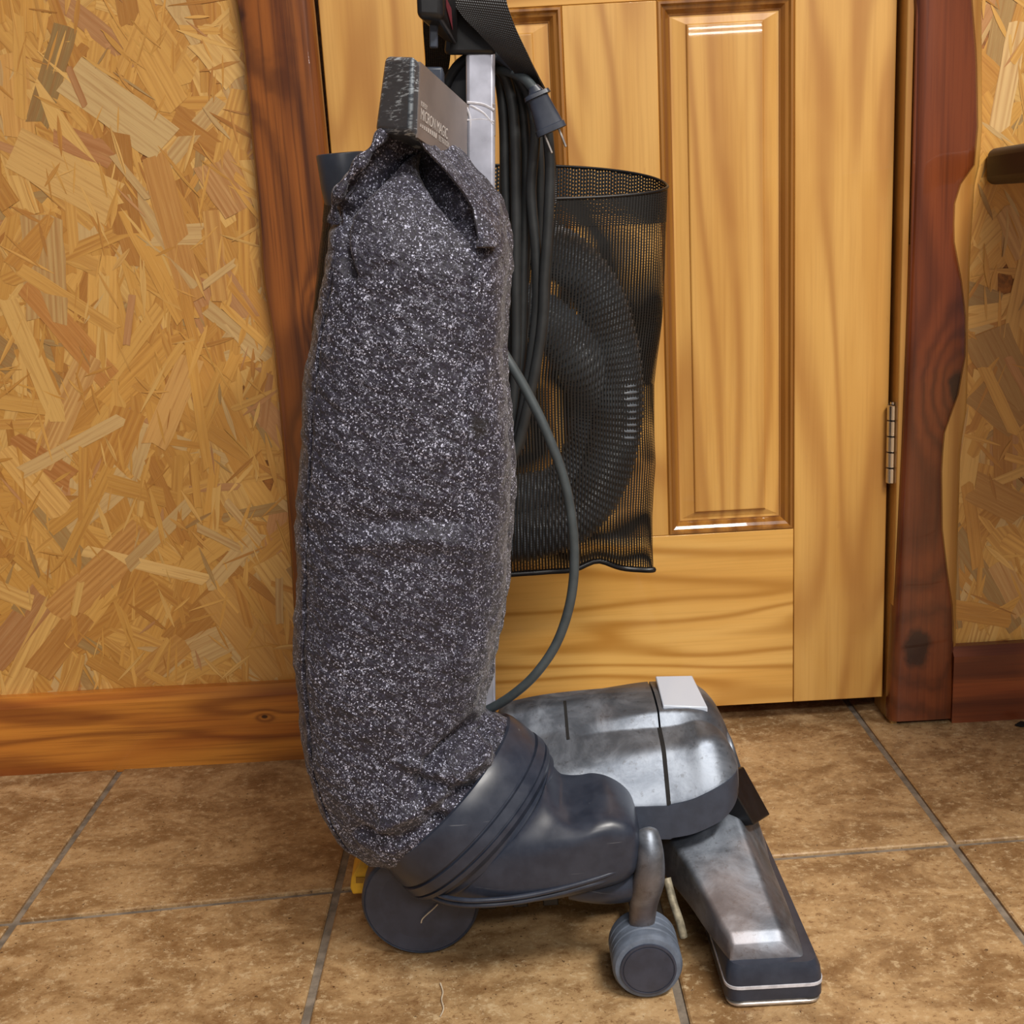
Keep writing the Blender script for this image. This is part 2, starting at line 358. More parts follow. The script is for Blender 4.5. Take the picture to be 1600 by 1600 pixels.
M['hose'] = plain('grey_hose', (92, 98, 106), .34, var=.1, scale=30)

# ================================================================== SETTING
# ---- floor: grout bed with separate tiles
floor = box('floor', -3.2, 2.9, -4.2, .30, -.05, -.0035, M['grout']); tag(floor, kind='structure')
PT = .311
colx = lambda i: -.931+PT*(i)
def rowy(i, j):      # joint line j at column joint i
    base = {0: -.362, 1: -.337, 2: -.326, 3: -.314}.get(i, -.362+.016*i if i < 0 else -.314+.011*(i-3))
    return base-PT*j
for i in range(-6, 11):
    for j in range(-1, 9):
        g = .0040
        a = (colx(i)+g, rowy(i, j+1)+g); b = (colx(i+1)-g, rowy(i+1, j+1)+g)
        c = (colx(i+1)-g, rowy(i+1, j)-g); d = (colx(i)+g, rowy(i, j)-g)
        q = [a, b, c, d]; e = .0016
        if j == -1: q = [a, b, (c[0], .25), (d[0], .25)]; a, b, c, d = q; 
        cxx = sum(p[0] for p in q)/4; cyy = sum(p[1] for p in q)/4
        top = []
        for p in q: top.append((p[0]+math.copysign(e, cxx-p[0]), p[1]+math.copysign(e, cyy-p[1]), 0))
        dz = random.uniform(-.0003, .0003)
        v = [(p[0], p[1], -.006) for p in q]+[(p[0], p[1], -.0012+dz) for p in q]+[(p[0], p[1], dz) for p in top]
        f = [(0, 1, 5, 4), (1, 2, 6, 5), (2, 3, 7, 6), (3, 0, 4, 7), (4, 5, 9, 8), (5, 6, 10, 9), (6, 7, 11, 10), (7, 4, 8, 11), (8, 9, 10, 11)]
        mk('tile', v, f, M['tile'], floor, smooth=0)
if True:   # strip of tiles behind row -1 is hidden by the wall
    pass

# ---- wall
YW = -.010
DL, DR = -.607, .030       # door leaf edges
wb = MB()
for b in ((-3.2, DL-.03, YW, .12, -.0035, 2.6), (DR+.03, 2.9, YW, .12, -.0035, 2.6), (DL-.03, DR+.03, YW, .12, 2.06, 2.6), (DL-.03, DR+.03, .07, .12, -.0035, 2.06)):  # last box: unseen backing added behind the door to stop light leaking through
    wb.add(*boxg(*b))
wall = mk('wall_back', wb.v, wb.f, M['osb_base'], smooth=0); tag(wall, kind='structure')
ceil = box('ceiling', -3.2, 2.9, -4.2, .12, 2.6, 2.65, M['ceil']); tag(ceil, kind='structure')

TINTS = [(218, 166, 86)]*9+[(210, 156, 76)]*8+[(224, 178, 102)]*4+[(200, 144, 68)]*5+[(208, 172, 114)]*2+[(184, 128, 60)]*2+[(170, 136, 84)]*1+[(192, 140, 90)]*1
def osb_strands(name, x0, x1, z0, z1, n, seed, fixed=()):
    rg = random.Random(seed); v = []; f = []; uv = []; col = []; gr = []
    items = []
    for k in range(n):
        s = rg.random(); big = rg.random()
        L = rg.uniform(.025, .07) if big < .45 else rg.uniform(.07, .16)
        w = L*rg.uniform(.05, .2) if big < .45 else rg.uniform(.012, .042)
        ang = rg.gauss(PI/2, .6) if rg.random() < .8 else rg.uniform(0, PI)
        items.append((rg.uniform(x0, x1), rg.uniform(z0, z1), L, w, ang, rg.choice(TINTS), rg.random()))
    # big strands first, slivers over them
    items.sort(key=lambda q: -q[3]*(.1+.9*q[6])); 
    k0 = int(len(items)*.72); items = items[:k0]+list(fixed)+items[k0:]
    N = len(items)
    for k, (cx, cz, L, w, ang, tint, s) in enumerate(items):
        y = YW-.0001-.0014*(k/N)
        d = (math.cos(ang), math.sin(ang)); pn = (-d[1], d[0]); m = 5
        jag = w*.35 if w > .012 else w*.2; top = []; bot = []
        e0 = [rg.uniform(-.5, .5)*min(w*.7, .012) for _ in range(4)]
        pts = []
        for q in range(m+1):
            a = -L/2+L*q/m; taper = 1-.25*s*abs(2*q/m-1)**2
            if w < .008: taper = 1-.85*abs(2*q/m-1)**1.6
            pts.append((a+(e0[0] if q in (0, m) else 0), -w/2*taper+rg.uniform(-.04, .04)*w))
        pts.append((L/2+e0[1], 0+rg.uniform(-.2, .2)*w))
        for q in range(m, -1, -1):
            a = -L/2+L*q/m; taper = 1-.25*s*abs(2*q/m-1)**2
            if w < .008: taper = 1-.85*abs(2*q/m-1)**1.6
            pts.append((a+(e0[2] if q in (0, m) else 0), w/2*taper+rg.uniform(-.04, .04)*w))
        pts.append((-L/2+e0[3], rg.uniform(-.2, .2)*w))
        n0 = len(v)
        tj = rg.uniform(.92, 1.06); tc = [min(1, q*tj) for q in lin(tint)[:3]]+[1]
        uo = rg.uniform(0, 9), rg.uniform(0, 9); g = rg.random()**2
        tilt = rg.uniform(-.0003, .0003)
        ok = True
        P3 = []
        for (a, b) in pts:
            X = cx+d[0]*a+pn[0]*b; Z = cz+d[1]*a+pn[1]*b
            X = min(max(X, x0), x1); Z = min(max(Z, z0), z1)
            P3.append((X, y+tilt*b/w, Z)); uv.append((a+uo[0], b+uo[1])); col.append(tc); gr.append(g)
        v += P3; f.append(tuple(range(n0, n0+len(pts))))
    o = mk(name, v, f, M['osb'], wall, smooth=0, uv=uv)
    ca = o.data.color_attributes.new('tint', 'FLOAT_COLOR', 'POINT'); ca.data.foreach_set('color', np.array(col).ravel())
    fa = o.data.attributes.new('grain', 'FLOAT', 'POINT'); fa.data.foreach_set('value', gr)
    tag(o, kind='stuff'); return o
def fx(ax, ay, bx, by, wpx, tint, s=.1):   # strand from photo end points on the wall plane
    a = P(ax, ay, YW); b = P(bx, by, YW); L = math.hypot(b[0]-a[0], b[2]-a[2])
    return ((a[0]+b[0])/2, (a[2]+b[2])/2, L, wpx/1300., math.atan2(b[2]-a[2], b[0]-a[0]), tint, s)
FX = [fx(110, 115, 262, 228, 62, (214, 180, 122)), fx(105, 35, 60, 190, 34, (150, 122, 74)), fx(66, 335, 74, 500, 62, (202, 164, 104)), fx(20, 90, 30, 215, 46, (222, 168, 92)),
      fx(20, 230, 180, 320, 66, (218, 174, 104)), fx(40, 440, 170, 590, 40, (196, 136, 70)), fx(315, 60, 375, 130, 44, (222, 180, 108)), fx(90, 210, 175, 245, 36, (190, 134, 84)),
      fx(240, 240, 300, 470, 40, (206, 150, 80)), fx(110, 750, 20, 690, 40, (186, 128, 70)), fx(90, 960, 230, 830, 56, (206, 152, 84)), fx(10, 700, 95, 800, 44, (224, 176, 100)),
      fx(330, 330, 345, 470, 26, (212, 160, 88)), fx(330, 920, 440, 1060, 60, (206, 154, 82)), fx(140, 560, 60, 730, 40, (220, 172, 104)), fx(300, 560, 240, 700, 40, (210, 160, 92)),
      fx(130, 860, 320, 905, 20, (228, 186, 116)), fx(60, 1050, 130, 960, 44, (196, 140, 72)), fx(330, 250, 380, 330, 60, (196, 148, 92)), fx(220, 1060, 290, 1000, 40, (206, 152, 80))]
# the same board goes on beyond the frame on both sides
osb_strands('wood_strand', -1.75, DL-.05, .09, 1.5, 5200, 3, FX)
FXR = [fx(1540, 520, 1600, 640, 70, (176, 136, 80)), fx(1570, 330, 1600, 400, 30, (214, 170, 110)), fx(1520, 600, 1600, 660, 60, (170, 128, 72)), fx(1590, 40, 1560, 200, 30, (226, 188, 128)),
       fx(1520, 760, 1600, 800, 50, (190, 140, 74)), fx(1560, 880, 1600, 960, 36, (206, 160, 100))]
osb_strands('wood_strand', DR+.05, .95, .09, 1.5, 3000, 5, FXR)

# ---- baseboards
def bboard(name, x0, x1, yf, z1, mat, lip, seed=0):
    prof = [(YW, -.003), (yf, -.003), (yf, z1-lip), (yf+lip*.75, z1), (YW, z1)]
    n = 60; rings = []
    for k in range(n+1):
        x = x0+(x1-x0)*k/n
        rings.append([(x, a+(0 if a == YW else .0006*mn.noise(Vector((x*9, seed, z*5)))), z+(0 if z < .01 else .0012*mn.noise(Vector((x*6, seed+3, 0))))) for a, z in prof])
    v, f = loftg(rings); o = mk(name, v, f, mat, smooth=30); tag(o, kind='structure'); return o
bboard('baseboard_left', -3.2, DL-.035, -.031, .100, M['cedar_b'], .012)
bboard('baseboard_right', P(1490, 1050, -.03)[0], 2.9, -.030, .098, M['cedar_b2'], .011, 4)

# ---- casings (live-edge boards)
def casing(name, pxl, pxr, yf, mat, zb=.002, step=30, wob=0):
    # edges as photo polylines; continued straight upwards beyond the frame
    ys = list(np.arange(-40, 1121, step))
    L = [P(np.interp(y, *zip(*[(b, a) for a, b in pxl])), y, yf) for y in ys]
    R = [P(np.interp(y, *zip(*[(b, a) for a, b in pxr])), y, yf) for y in ys]
    rows = [(l[0], r[0], (l[2]+r[2])/2) for l, r in zip(L, R)]
    rows = [q for q in rows if q[2] > zb]
    top = rows[0]; rg = random.Random(name)
    up = []
    z = 2.10
    while z > top[2]+.03:
        up.append((top[0]+.006*mn.noise(Vector((z*5, 1, 0))), top[1]+.006*mn.noise(Vector((z*5, 7, 0))), z)); z -= .06
    rows = up+rows; rows.append((rows[-1][0], rows[-1][1], zb))
    rings = []
    for a, b, z in rows:
        rings.append([(a, yf+.006, z), (a+.005, yf+.0008, z), (a+.011, yf, z), (b-.011, yf, z), (b-.005, yf+.0008, z), (b, yf+.006, z), (b, YW, z), (a, YW, z)])
    v, f = loftg(rings); return tag(mk(name, v, f, mat, smooth=45), kind='structure')
CLl = [(362, -40), (366, 0), (376, 60), (386, 160), (396, 260), (402, 330), (408, 430), (424, 520), (432, 600), (442, 720), (450, 820), (458, 960), (466, 1100), (468, 1130)]
CLr = [(482, -40), (487, 0), (510, 240), (535, 500), (560, 760), (590, 1080), (594, 1130)]
casing('trim_1', CLl, CLr, -.032, M['cedar_l'], zb=.003)
CRl = [(1426, -40), (1434, 0), (1430, 250), (1420, 500), (1412, 700), (1402, 900), (1393, 1080), (1392, 1130)]
CRr = [(1522, -40), (1523, 0), (1530, 90), (1532, 200), (1526, 262), (1505, 290), (1494, 325), (1495, 380), (1506, 440), (1513, 500), (1512, 560), (1500, 625), (1480, 675), (1475, 730), (1476, 830), (1484, 900), (1493, 960), (1492, 1130)]
casing('trim_2', CRl, CRr, -.030, M['cedar_r'], zb=.006)
CSr = [(1536, -40), (1537, 0), (1538, 200), (1533, 262), (1526, 290), (1519, 400), (1516, 500), (1514, 640), (1504, 700), (1500, 830), (1497, 940), (1495, 1130)]
CSl = [(x-14, y) for x, y in CSr]
casing('trim_3', [(1500, -40), (1500, 240), (1480, 330), (1480, 600), (1460, 700), (1460, 1130)], CSr, -.024, M['sap'], zb=.006)

# ---- jambs beside the leaf
jl = box('trim_4', DL-.016, DL-.009, -.030, .045, 0, 2.05, M['jamb']); tag(jl, kind='structure')
jr = box('trim_5', DR+.004, DR+.012, -.022, .045, -.001, 2.05, M['jamb'], bevel=.0012); tag(jr, kind='structure')
jr2 = box('trim_6', DR+.0125, DR+.026, -.026, .045, .004, 2.05, M['cedar_r'], bevel=.001); tag(jr2, kind='structure')
jt = box('trim_7', DL-.016, DR+.012, -.02, .045, 2.03, 2.06, M['jamb']); tag(jt, kind='structure')

# ---- door leaf
door = thing('door_1', ((DL+DR)/2, 0, .027), kind='structure')
TH = .035; ZB = .027; ZT = 2.025
SR = -.083; MR = -.236; ML = -.340; SL = DL+(DR-SR)
R1 = .254; R2 = .864; R3 = .985; R4 = 1.62; R5 = 1.90
box('stile', DL, SL, 0, TH, ZB, ZT, M['pine_v'], door, bevel=.0012)
box('stile', SR, DR, 0, TH, ZB, ZT, M['pine_v'], door, bevel=.0012)
for a, b in ((ZB, R1), (R2, R3), (R4, R5)):
    if (a, b) != (R4, R5): box('rail', SL+.0004, SR-.0004, .0003, TH, a, b, M['pine_h'], door, bevel=.0008)
box('rail', SL+.0004, SR-.0004, .0003, TH, 1.86, ZT, M['pine_h'], door, bevel=.0008)
box('mullion', ML, MR, .0002, TH, R1+.0004, R2-.0004, M['pine_v'], door, bevel=.0008)
box('mullion', ML, MR, .0002, TH, R3+.0004, 1.8596, M['pine_v'], door, bevel=.0008)
def panel(x0, x1, z0, z1):
    def ring(i, y): return [(x0+i, y, z0+i), (x1-i, y, z0+i), (x1-i, y, z1-i), (x0+i, y, z1-i)]
    v, f = loftg([ring(0, .0016), ring(.002, -.0012), ring(.0045, -.0014), ring(.0065, .002), ring(.010, .0035), ring(.014, .0085), ring(.0155, .0088), ring(.0155, .012)], False, False)
    mk('moulding', v, f, M['mould'], door, smooth=20)
    def ring2(i, k, y): return [(x0+i, y, z0+k), (x1-i, y, z0+k), (x1-i, y, z1-k), (x0+i, y, z1-k)]
    v, f = loftg([ring(.0145, .0100), ring2(.018, .018, .0100), ring2(.033, .0255, .0072), ring2(.0331, .0256, .0070), ring2(.0338, .0263, .0050), ring2(.0346, .0271, .0044), ring2(.0357, .0282, .0042), ring2(.0358, .0283, .0042)], False, True)
    mk('panel', v, f, M['pine_panel'], door, smooth=0)
for a, b in ((SL, ML), (MR, SR)):
    panel(a, b, R1, R2); panel(a, b, R3, 1.86)
# hinge knuckle
hx = P(1387, 690, -.008); ztop = P(1388, 632, -.008)[2]; zbot = P(1384, 755, -.008)[2]
def hinge(zt, zb):
    h = None
    n = 5; L = (zt-zb)
    box('hinge_leaf', DR-.001, DR+.0122, -.0025, .001, zb, zt, M['chrome'], door)
    for k in range(n):
        a = zb+L*k/n+.0006; b = zb+L*(k+1)/n-.0006
        v, f = revolve([(.0001, 0), (.0058, 0), (.0065, .0006), (.0065, b-a-.0006), (.0058, b-a), (.0001, b-a)], (DR+.002, -.009, a), (0, 0, 1), 20)
        mk('hinge_knuckle', v, f, M['chrome'], door)
    v, f = revolve([(.0001, 0), (.003, 0), (.0034, .003), (.0001, .004)], (DR+.002, -.009, zt), (0, 0, 1), 16); mk('hinge_pin', v, f, M['chrome'], door)
hinge(ztop, zbot); hinge(1.85, 1.75)

# ---- dark wooden shelf at the right edge
xd = P(1537, 262, YW)[0]; zt = P(1545, 232, -.02)[2]; zb_ = P(1545, 289, -.02)[2]
poly = [(xd, YW-.0022), (xd, -.60), (xd+.006, -.635), (xd+.03, -.66), (xd+.07, -.67), (1.7, -.67), (1.7, YW-.0022)]
v = [(x, y, zb_) for x, y in poly]+[(x, y, zt) for x, y in poly]; n = len(poly)
f = [tuple(range(n))[::-1], tuple(range(n, 2*n))]+[(i, (i+1) % n, (i+1) % n+n, i+n) for i in range(n)]
sh = mk('wall_shelf', v, f, M['shelf'], bevel=.009, seg=4, smooth=35)
tag(sh, 'dark brown wooden shelf board with rounded edges jutting from the wall at the right edge', 'shelf')

# ================================================================== VACUUM CLEANER
V = thing('vacuum_cleaner', (-.42, -.40, 0), 'old upright vacuum cleaner with speckled grey cloth bag and dull metal body', 'vacuum cleaner')
VP = lambda n, v, f, m, par=V, **k: mk(n, v, f, m, par, **k)

TILT = -.05
rc = P(702, 1234, -.440)
Ue = (P(803, 1137, -.440)-P(603, 1331, -.440))/2; RR = np.linalg.norm(Ue); ue = Ue/RR
nn = np.cross(ue, np.array([0, -1., 0])); nn /= np.linalg.norm(nn)
if nn[2] < 0: nn = -nn
nn = nn*math.cos(TILT)+np.array([0, -1., 0])*math.sin(TILT); nn -= ue*(nn@ue); nn /= np.linalg.norm(nn); me_ = np.cross(ue, nn)
if me_[1] > 0: me_ = -me_
# ---- dust bag
LR = [((597, 204), (700, 214)), ((586, 228), (728, 240)), ((552, 262), (752, 268)), ((527, 292), (776, 294)), ((519, 325), (792, 322)), ((512, 400), (800, 392)), ((500, 470), (798, 470)), ((484, 550), (794, 550)),
      ((475, 650), (803, 650)), ((470, 750), (804, 750)), ((465, 850), (800, 850)), ((463, 950), (790, 940)), ((465, 1030), (778, 1010)), ((470, 1090), (766, 1065)),
      ((480, 1160), (757, 1102)), ((498, 1230), (762, 1118)), ((530, 1290), (780, 1126)), ((570, 1322), (794, 1133)), ((604, 1331), (800, 1140)), ((618, 1338), (808, 1150))]
HD = [.010, .020, .030, .040, .050, .058, .060, .062, .064, .066, .067, .067, .067, .067, .068, .070, .072, .071, .068, .066]
YC = [-.455, -.452, -.450, -.448, -.447, -.446, -.445, -.445, -.445, -.445, -.445, -.446, -.447, -.447, -.446, -.446, -.445, -.444, -.443, -.440]
Lw = np.array([P(a[0], a[1], y) for (a, b), y in zip(LR, YC)]); YRt = [-.408, -.408, -.412, -.418, -.426, -.438]+YC[6:]
Rw = np.array([P(b[0], b[1], y) for (a, b), y in zip(LR, YRt)])
key = np.arange(len(LR)); NR = 330; NCc = 168
Ls = smoothpath(Lw, NR); Rs = smoothpath(Rw, NR)
def catm(vals, n, ref):   # same parameterisation as smoothpath(ref)
    ref = np.array(ref); d = np.r_[0, np.cumsum(np.linalg.norm(np.diff(ref, axis=0), axis=1)**.5)]
    return np.interp(np.linspace(0, d[-1], n), d, vals)
# use the left edge parameter for both sides so that sections stay paired
def resample(W_, ref, n):
    ref = np.array(ref); d = np.r_[0, np.cumsum(np.linalg.norm(np.diff(ref, axis=0), axis=1)**.5)]
    out = []
    for t_ in np.linspace(0, d[-1], n):
        i = min(max(np.searchsorted(d, t_)-1, 0), len(ref)-2); u = (t_-d[i])/(d[i+1]-d[i])
        p0, p1, p2, p3 = W_[max(i-1, 0)], W_[i], W_[i+1], W_[min(i+2, len(ref)-1)]
        out.append(.5*((2*p1)+(-p0+p2)*u+(2*p0-5*p1+4*p2-p3)*u*u+(-p0+3*p1-3*p2+p3)*u**3))
    return np.array(out)
Rs = resample(Rw, Lw, NR); Ls = resample(Lw, Lw, NR); Hs = catm(HD, NR, Lw)
KK = catm(key, NR, Lw)
def pxof(p):
    d = p-CC; z = d@_f; return 800+FPX*(d@_r)/z, 800-FPX*(d@_u)/z
def gline(px, py, pts, w):   # closeness to a photo polyline of folds
    best = 1e9
    for (ax, ay), (bx, by) in zip(pts[:-1], pts[1:]):
        vx, vy = bx-ax, by-ay; t_ = max(0, min(1, ((px-ax)*vx+(py-ay)*vy)/(vx*vx+vy*vy)))
        best = min(best, (px-ax-t_*vx)**2+(py-ay-t_*vy)**2)
    return math.exp(-best/(w*w))
FOLDS = [([(632, 222), (596, 262), (556, 300), (532, 330), (530, 342)], 13, -.030), ([(650, 226), (672, 268), (700, 305), (728, 332), (742, 350)], 16, -.034),
         ([(618, 228), (570, 268), (534, 304), (524, 320)], 8, .006), ([(682, 238), (712, 272), (738, 310), (747, 360)], 8, .008),
         ([(742, 350), (745, 385)], 7, -.012), ([(532, 345), (540, 400), (548, 430)], 8, -.010),
         ([(745, 1130), (700, 1165), (668, 1195)], 10, -.012), ([(662, 1222), (700, 1232), (745, 1228)], 7, -.009), ([(690, 1285), (660, 1262), (655, 1210)], 8, -.007),
         ([(765, 1140), (780, 1165)], 8, -.014), ([(640, 1190), (690, 1210), (760, 1190)], 10, .006), ([(600, 1290), (660, 1262), (720, 1215), (760, 1170)], 12, .008),
         ([(560, 1300), (620, 1316), (690, 1280)], 9, -.007), ([(700, 1250), (740, 1235), (790, 1195)], 8, -.006),
         ([(560, 850), (640, 842), (720, 850)], 14, .004), ([(560, 820), (640, 815), (720, 812)], 14, -.003)]
rings = []
for i in range(NR):
    c = (Ls[i]+Rs[i])/2; u = (Rs[i]-Ls[i])/2; w = np.array([0, -1., 0])*Hs[i]; tk = min(max((KK[i]-14.5)/4., 0), 1); w = w*(1-tk)+me_*RR*.97*tk
    # at the collar the section turns to face it
    tk = min(max((KK[i]-13)/5.5, 0), 1); e = 2.7-.7*tk
    ring = se(c, u, w, NCc, e); out = []
    nx = u/np.linalg.norm(u)
    for k, p in enumerate(ring):
        a = 2*PI*k/NCc; rad = p-c; rl = np.linalg.norm(rad)+1e-9; rd = rad/rl
        s = float((p-c)@nx)/np.linalg.norm(u)
        q = p.copy(); front = math.sin(a) > 0
        edge = min(1., i/12.)*min(1., (NR-1-i)/8.)
        amp = .0030*mn.noise(Vector(p*22))+.0016*mn.noise(Vector((p[0]*60+p[2]*45, p[1]*50, p[2]*70-p[0]*30)))+.0007*mn.noise(Vector((p[0]*150+p[2]*140, p[1]*120, p[2]*160)))
        if front:
            for s0, dd in ((.60, .0026), (-.84, .0022)):
                amp -= dd*math.exp(-((s-s0)/.014)**2)
                amp += .0010*math.exp(-((s-s0-.03)/.02)**2)
            if s > .6: amp -= .0035*(s-.6)/.4
            px, py = pxof(p)
            if py < 460 or py > 1110 or 780 < py < 900:
                for pts, wd, dp in FOLDS: amp += dp*gline(px, py, pts, wd)
        q = p+rd*amp*edge
        out.append(q)
    rings.append(out)
v, f = loftg(rings)
bag = VP('dust_bag', v, f, M['cloth'], smooth=180)
bag['label'] = 'charcoal cloth bag with white specks'
sp_ = P(757, 668, -.505); STAIN.inputs[1].default_value = tuple(sp_-OFF[V.name])
# piped seams lying on the cloth
for s0 in (.585, -.855):
    pts = []
    for i in range(28, NR-30, 6):
        best = min(range(1, NCc//2), key=lambda k: abs(float((np.array(rings[i][k])-(Ls[i]+Rs[i])/2)@((Rs[i]-Ls[i])/np.linalg.norm(Rs[i]-Ls[i])))/np.linalg.norm((Rs[i]-Ls[i])/2)-s0))
        pts.append(np.array(rings[i][best])+np.array([0, -.0004, 0]))
    vv, ff = tubeg(smoothpath(pts, 200), .0011, 6); mk('seam', vv, ff, M['cloth'], bag)
# hood of cloth folded over the clip (left edge and right flap)
pl = [P(600, 206, -.470), P(585, 228, -.478), P(560, 258, -.482), P(535, 292, -.482), P(523, 318, -.478), P(522, 345, -.47)]
vv, ff = tubeg(smoothpath(pl, 60), [.0038+.0016*math.sin(k*.35) for k in range(60)], 12); mk('fold', vv, ff, M['cloth'], bag, smooth=60)
pr_ = [P(652, 214, -.480), P(682, 250, -.478), P(712, 284, -.478), P(736, 318, -.480), P(746, 352, -.488), P(747, 385, -.497)]
pr2 = [P(690, 226, -.425), P(722, 256, -.415), P(750, 284, -.425), P(774, 314, -.440), P(784, 350, -.462), P(777, 385, -.490)]
A_ = smoothpath(pr_, 50); B_ = smoothpath(pr2, 50); rr = []
for k in range(50):
    row = []
    for j in range(13):
        tt = j/12; p = A_[k]*(1-tt)+B_[k]*tt; p = p+np.array([0, -.006*math.sin(PI*tt), 0])+np.array([1, -1, 0])*.0014*mn.noise(Vector(p*90)); row.append(p)
    row += [p+np.array([-.001, .0035, -.001]) for p in row[::-1]]
    rr.append(row)
v, f = loftg(rr); mk('flap', v, f, M['cloth'], bag, smooth=70)

# ---- top clip with name plate
c8 = [P(584, 206, -.468), P(641, 209, -.500), P(729, 272, -.388), P(690, 238, -.362), P(601, 86, -.468), P(646, 86, -.500), P(729, 162, -.388), P(694, 134, -.362)]
clip = VP('bag_clip', c8, HEXF, M['scr'], bevel=.0045, seg=4, smooth=40); clip['label'] = 'scratched grey plastic clip holding the bag top'
d1 = c8[2]-c8[1]; d2 = c8[5]-c8[1]; d3 = c8[6]-c8[2]; nrm = np.cross(d1, d2); nrm /= np.linalg.norm(nrm)
if nrm[1] > 0: nrm = -nrm
fA = lambda s, t_: (c8[1]*(1-s)+c8[2]*s)*(1-t_)+(c8[5]*(1-s)+c8[6]*s)*t_
def plq(n, s0, s1, t0, t1, h, mat, par, name_):
    g = []; N_ = 14
    for j in range(N_+1):
        tt = t0+(t1-t0)*j/N_
        for i in range(N_+1): g.append(fA(s0+(s1-s0)*i/N_, tt)+nrm*h)
    ff = [(j*(N_+1)+i, j*(N_+1)+i+1, (j+1)*(N_+1)+i+1, (j+1)*(N_+1)+i) for j in range(N_) for i in range(N_)]
    n0 = len(g); g2 = g+[p-nrm*(h+.0008) for p in g]; 
    ff2 = ff+[tuple(i+n0 for i in q[::-1]) for q in ff]
    edge = [i for i in range(N_)]+[N_+(N_+1)*j for j in range(N_)]+[(N_+1)*N_+N_-i for i in range(N_)]+[(N_+1)*(N_-j) for j in range(N_)]
    for a_, b_ in zip(edge, edge[1:]+edge[:1]): ff2.append((a_, a_+n0, b_+n0, b_))
    return mk(name_, g2, ff2, mat, par, smooth=30)
plate = plq(0, .10, .99, .01, .985, .0009, M['plate'], clip, 'name_plate'); plate['label'] = 'brownish silver name plate with white lettering'
FONT = None
def text(body, org, ux, uz, size, mat, par, name_, off):
    cu = bpy.data.curves.new(name_, 'FONT'); cu.body = body; cu.size = 1; cu.extrude = .004
    ob = bpy.data.objects.new('tmp', cu); COL.objects.link(ob)
    dg = bpy.context.evaluated_depsgraph_get(); dg.update(); me = bpy.data.meshes.new_from_object(ob.evaluated_get(dg))
    vs = [np.array(q.co) for q in me.vertices]; fs = [tuple(q.vertices) for q in me.polygons]
    bpy.data.objects.remove(ob); bpy.data.curves.remove(cu)
    n_ = np.cross(ux, uz); n_ /= np.linalg.norm(n_)
    vv = [org+ux*q[0]*size+uz*q[1]*size*1.0+n_*(q[2]*size+off) for q in vs]
    mk(name_, vv, fs, mat, par, smooth=0)
ux = d1/np.linalg.norm(d1); uz = c8[5]-c8[1]; uz = uz-.0*ux; uz /= np.linalg.norm(uz)
if np.cross(ux, uz)@nrm < 0: pass
uxt = d1/np.linalg.norm(d1)
text('KIRBY', fA(.125, .44), uxt*.9, uz, .0052, M['print'], clip, 'lettering', .0013)
text('MICRON MAGIC', fA(.125, .270), uxt*.68, uz, .0112, M['print'], clip, 'lettering', .0013)
text('FILTRATION', fA(.44, .17), uxt*.72, uz, .0056, M['print'], clip, 'lettering', .0013)
mb = MB()
for k in range(9):
    o_ = fA(.13+.032*k, .17)+nrm*.0011; h = .0022+.0002*k; w_ = .0011+.0001*k
    mb.add([o_, o_+ux*w_, o_+ux*w_+uz*h, o_+uz*h, o_+nrm*.0002, o_+ux*w_+nrm*.0002, o_+ux*w_+uz*h+nrm*.0002, o_+uz*h+nrm*.0002], HEXF)
mk('printed_bars', mb.v, mb.f, M['print'], clip, smooth=0)
# hook tab on the clip's far edge, strap webbing rising to the switch housing
hexa = lambda n, pts, m, par=V, bevel=.0015, **k: mk(n, pts, HEXF, m, par, bevel=bevel, smooth=35, **k)
def pbox(n, x0, y0, x1, y1, Yf, Yb, m, par=V, bevel=.0015, **k):   # box between photo corners, depth Yf..Yb
    a, b, c, d = P(x0, y1, Yf), P(x1, y1, Yf), P(x1, y0, Yf), P(x0, y0, Yf); t_ = np.array([0, Yb-Yf, 0])
    return hexa(n, [a, b, b+t_, a+t_, d, c, c+t_, d+t_], m, par, bevel, **k)
pbox('clip_tab', 656, 104, 692, 142, -.43, -.40, M['plast2'], V, .002)

# ---- handle tube and grip
hA = P(751, 84, -.370); hB = P(754, 1120, -.395)
def bar(n, a, b, wx, wy, m, par=V, bevel=.002):
    e = [np.array([-wx, -wy, 0])/2, np.array([wx, -wy, 0])/2, np.array([wx, wy, 0])/2, np.array([-wx, wy, 0])/2]
    return hexa(n, [b+q for q in e]+[a+q for q in e], m, par, bevel)
tubeo = bar('handle_tube', hA, hB, .0235, .026, M['silver'], bevel=.003); tubeo['label'] = 'silver metal upright bar'
pbox('tape_strip', 726.5, 162, 774.5, 212, -.3845, -.3835, M['plate'], tubeo, .0002)
for (x0, y0, x1, y1, s_) in ((730, 160, 772, 172, 6), (735, 165, 770, 194, 5), (728, 188, 772, 190, 4), (729, 168, 735, 208, 5)):
    tube('tape_glint', [P(x0, y0, -.3848), P((x0+x1)/2+3, (y0+y1)/2-3, -.3848), P(x1, y1, -.3848)], .0011*s_/6, M['white_tape'], tubeo, n=10, seg=5)  # white lines painted on the tape as its reflections
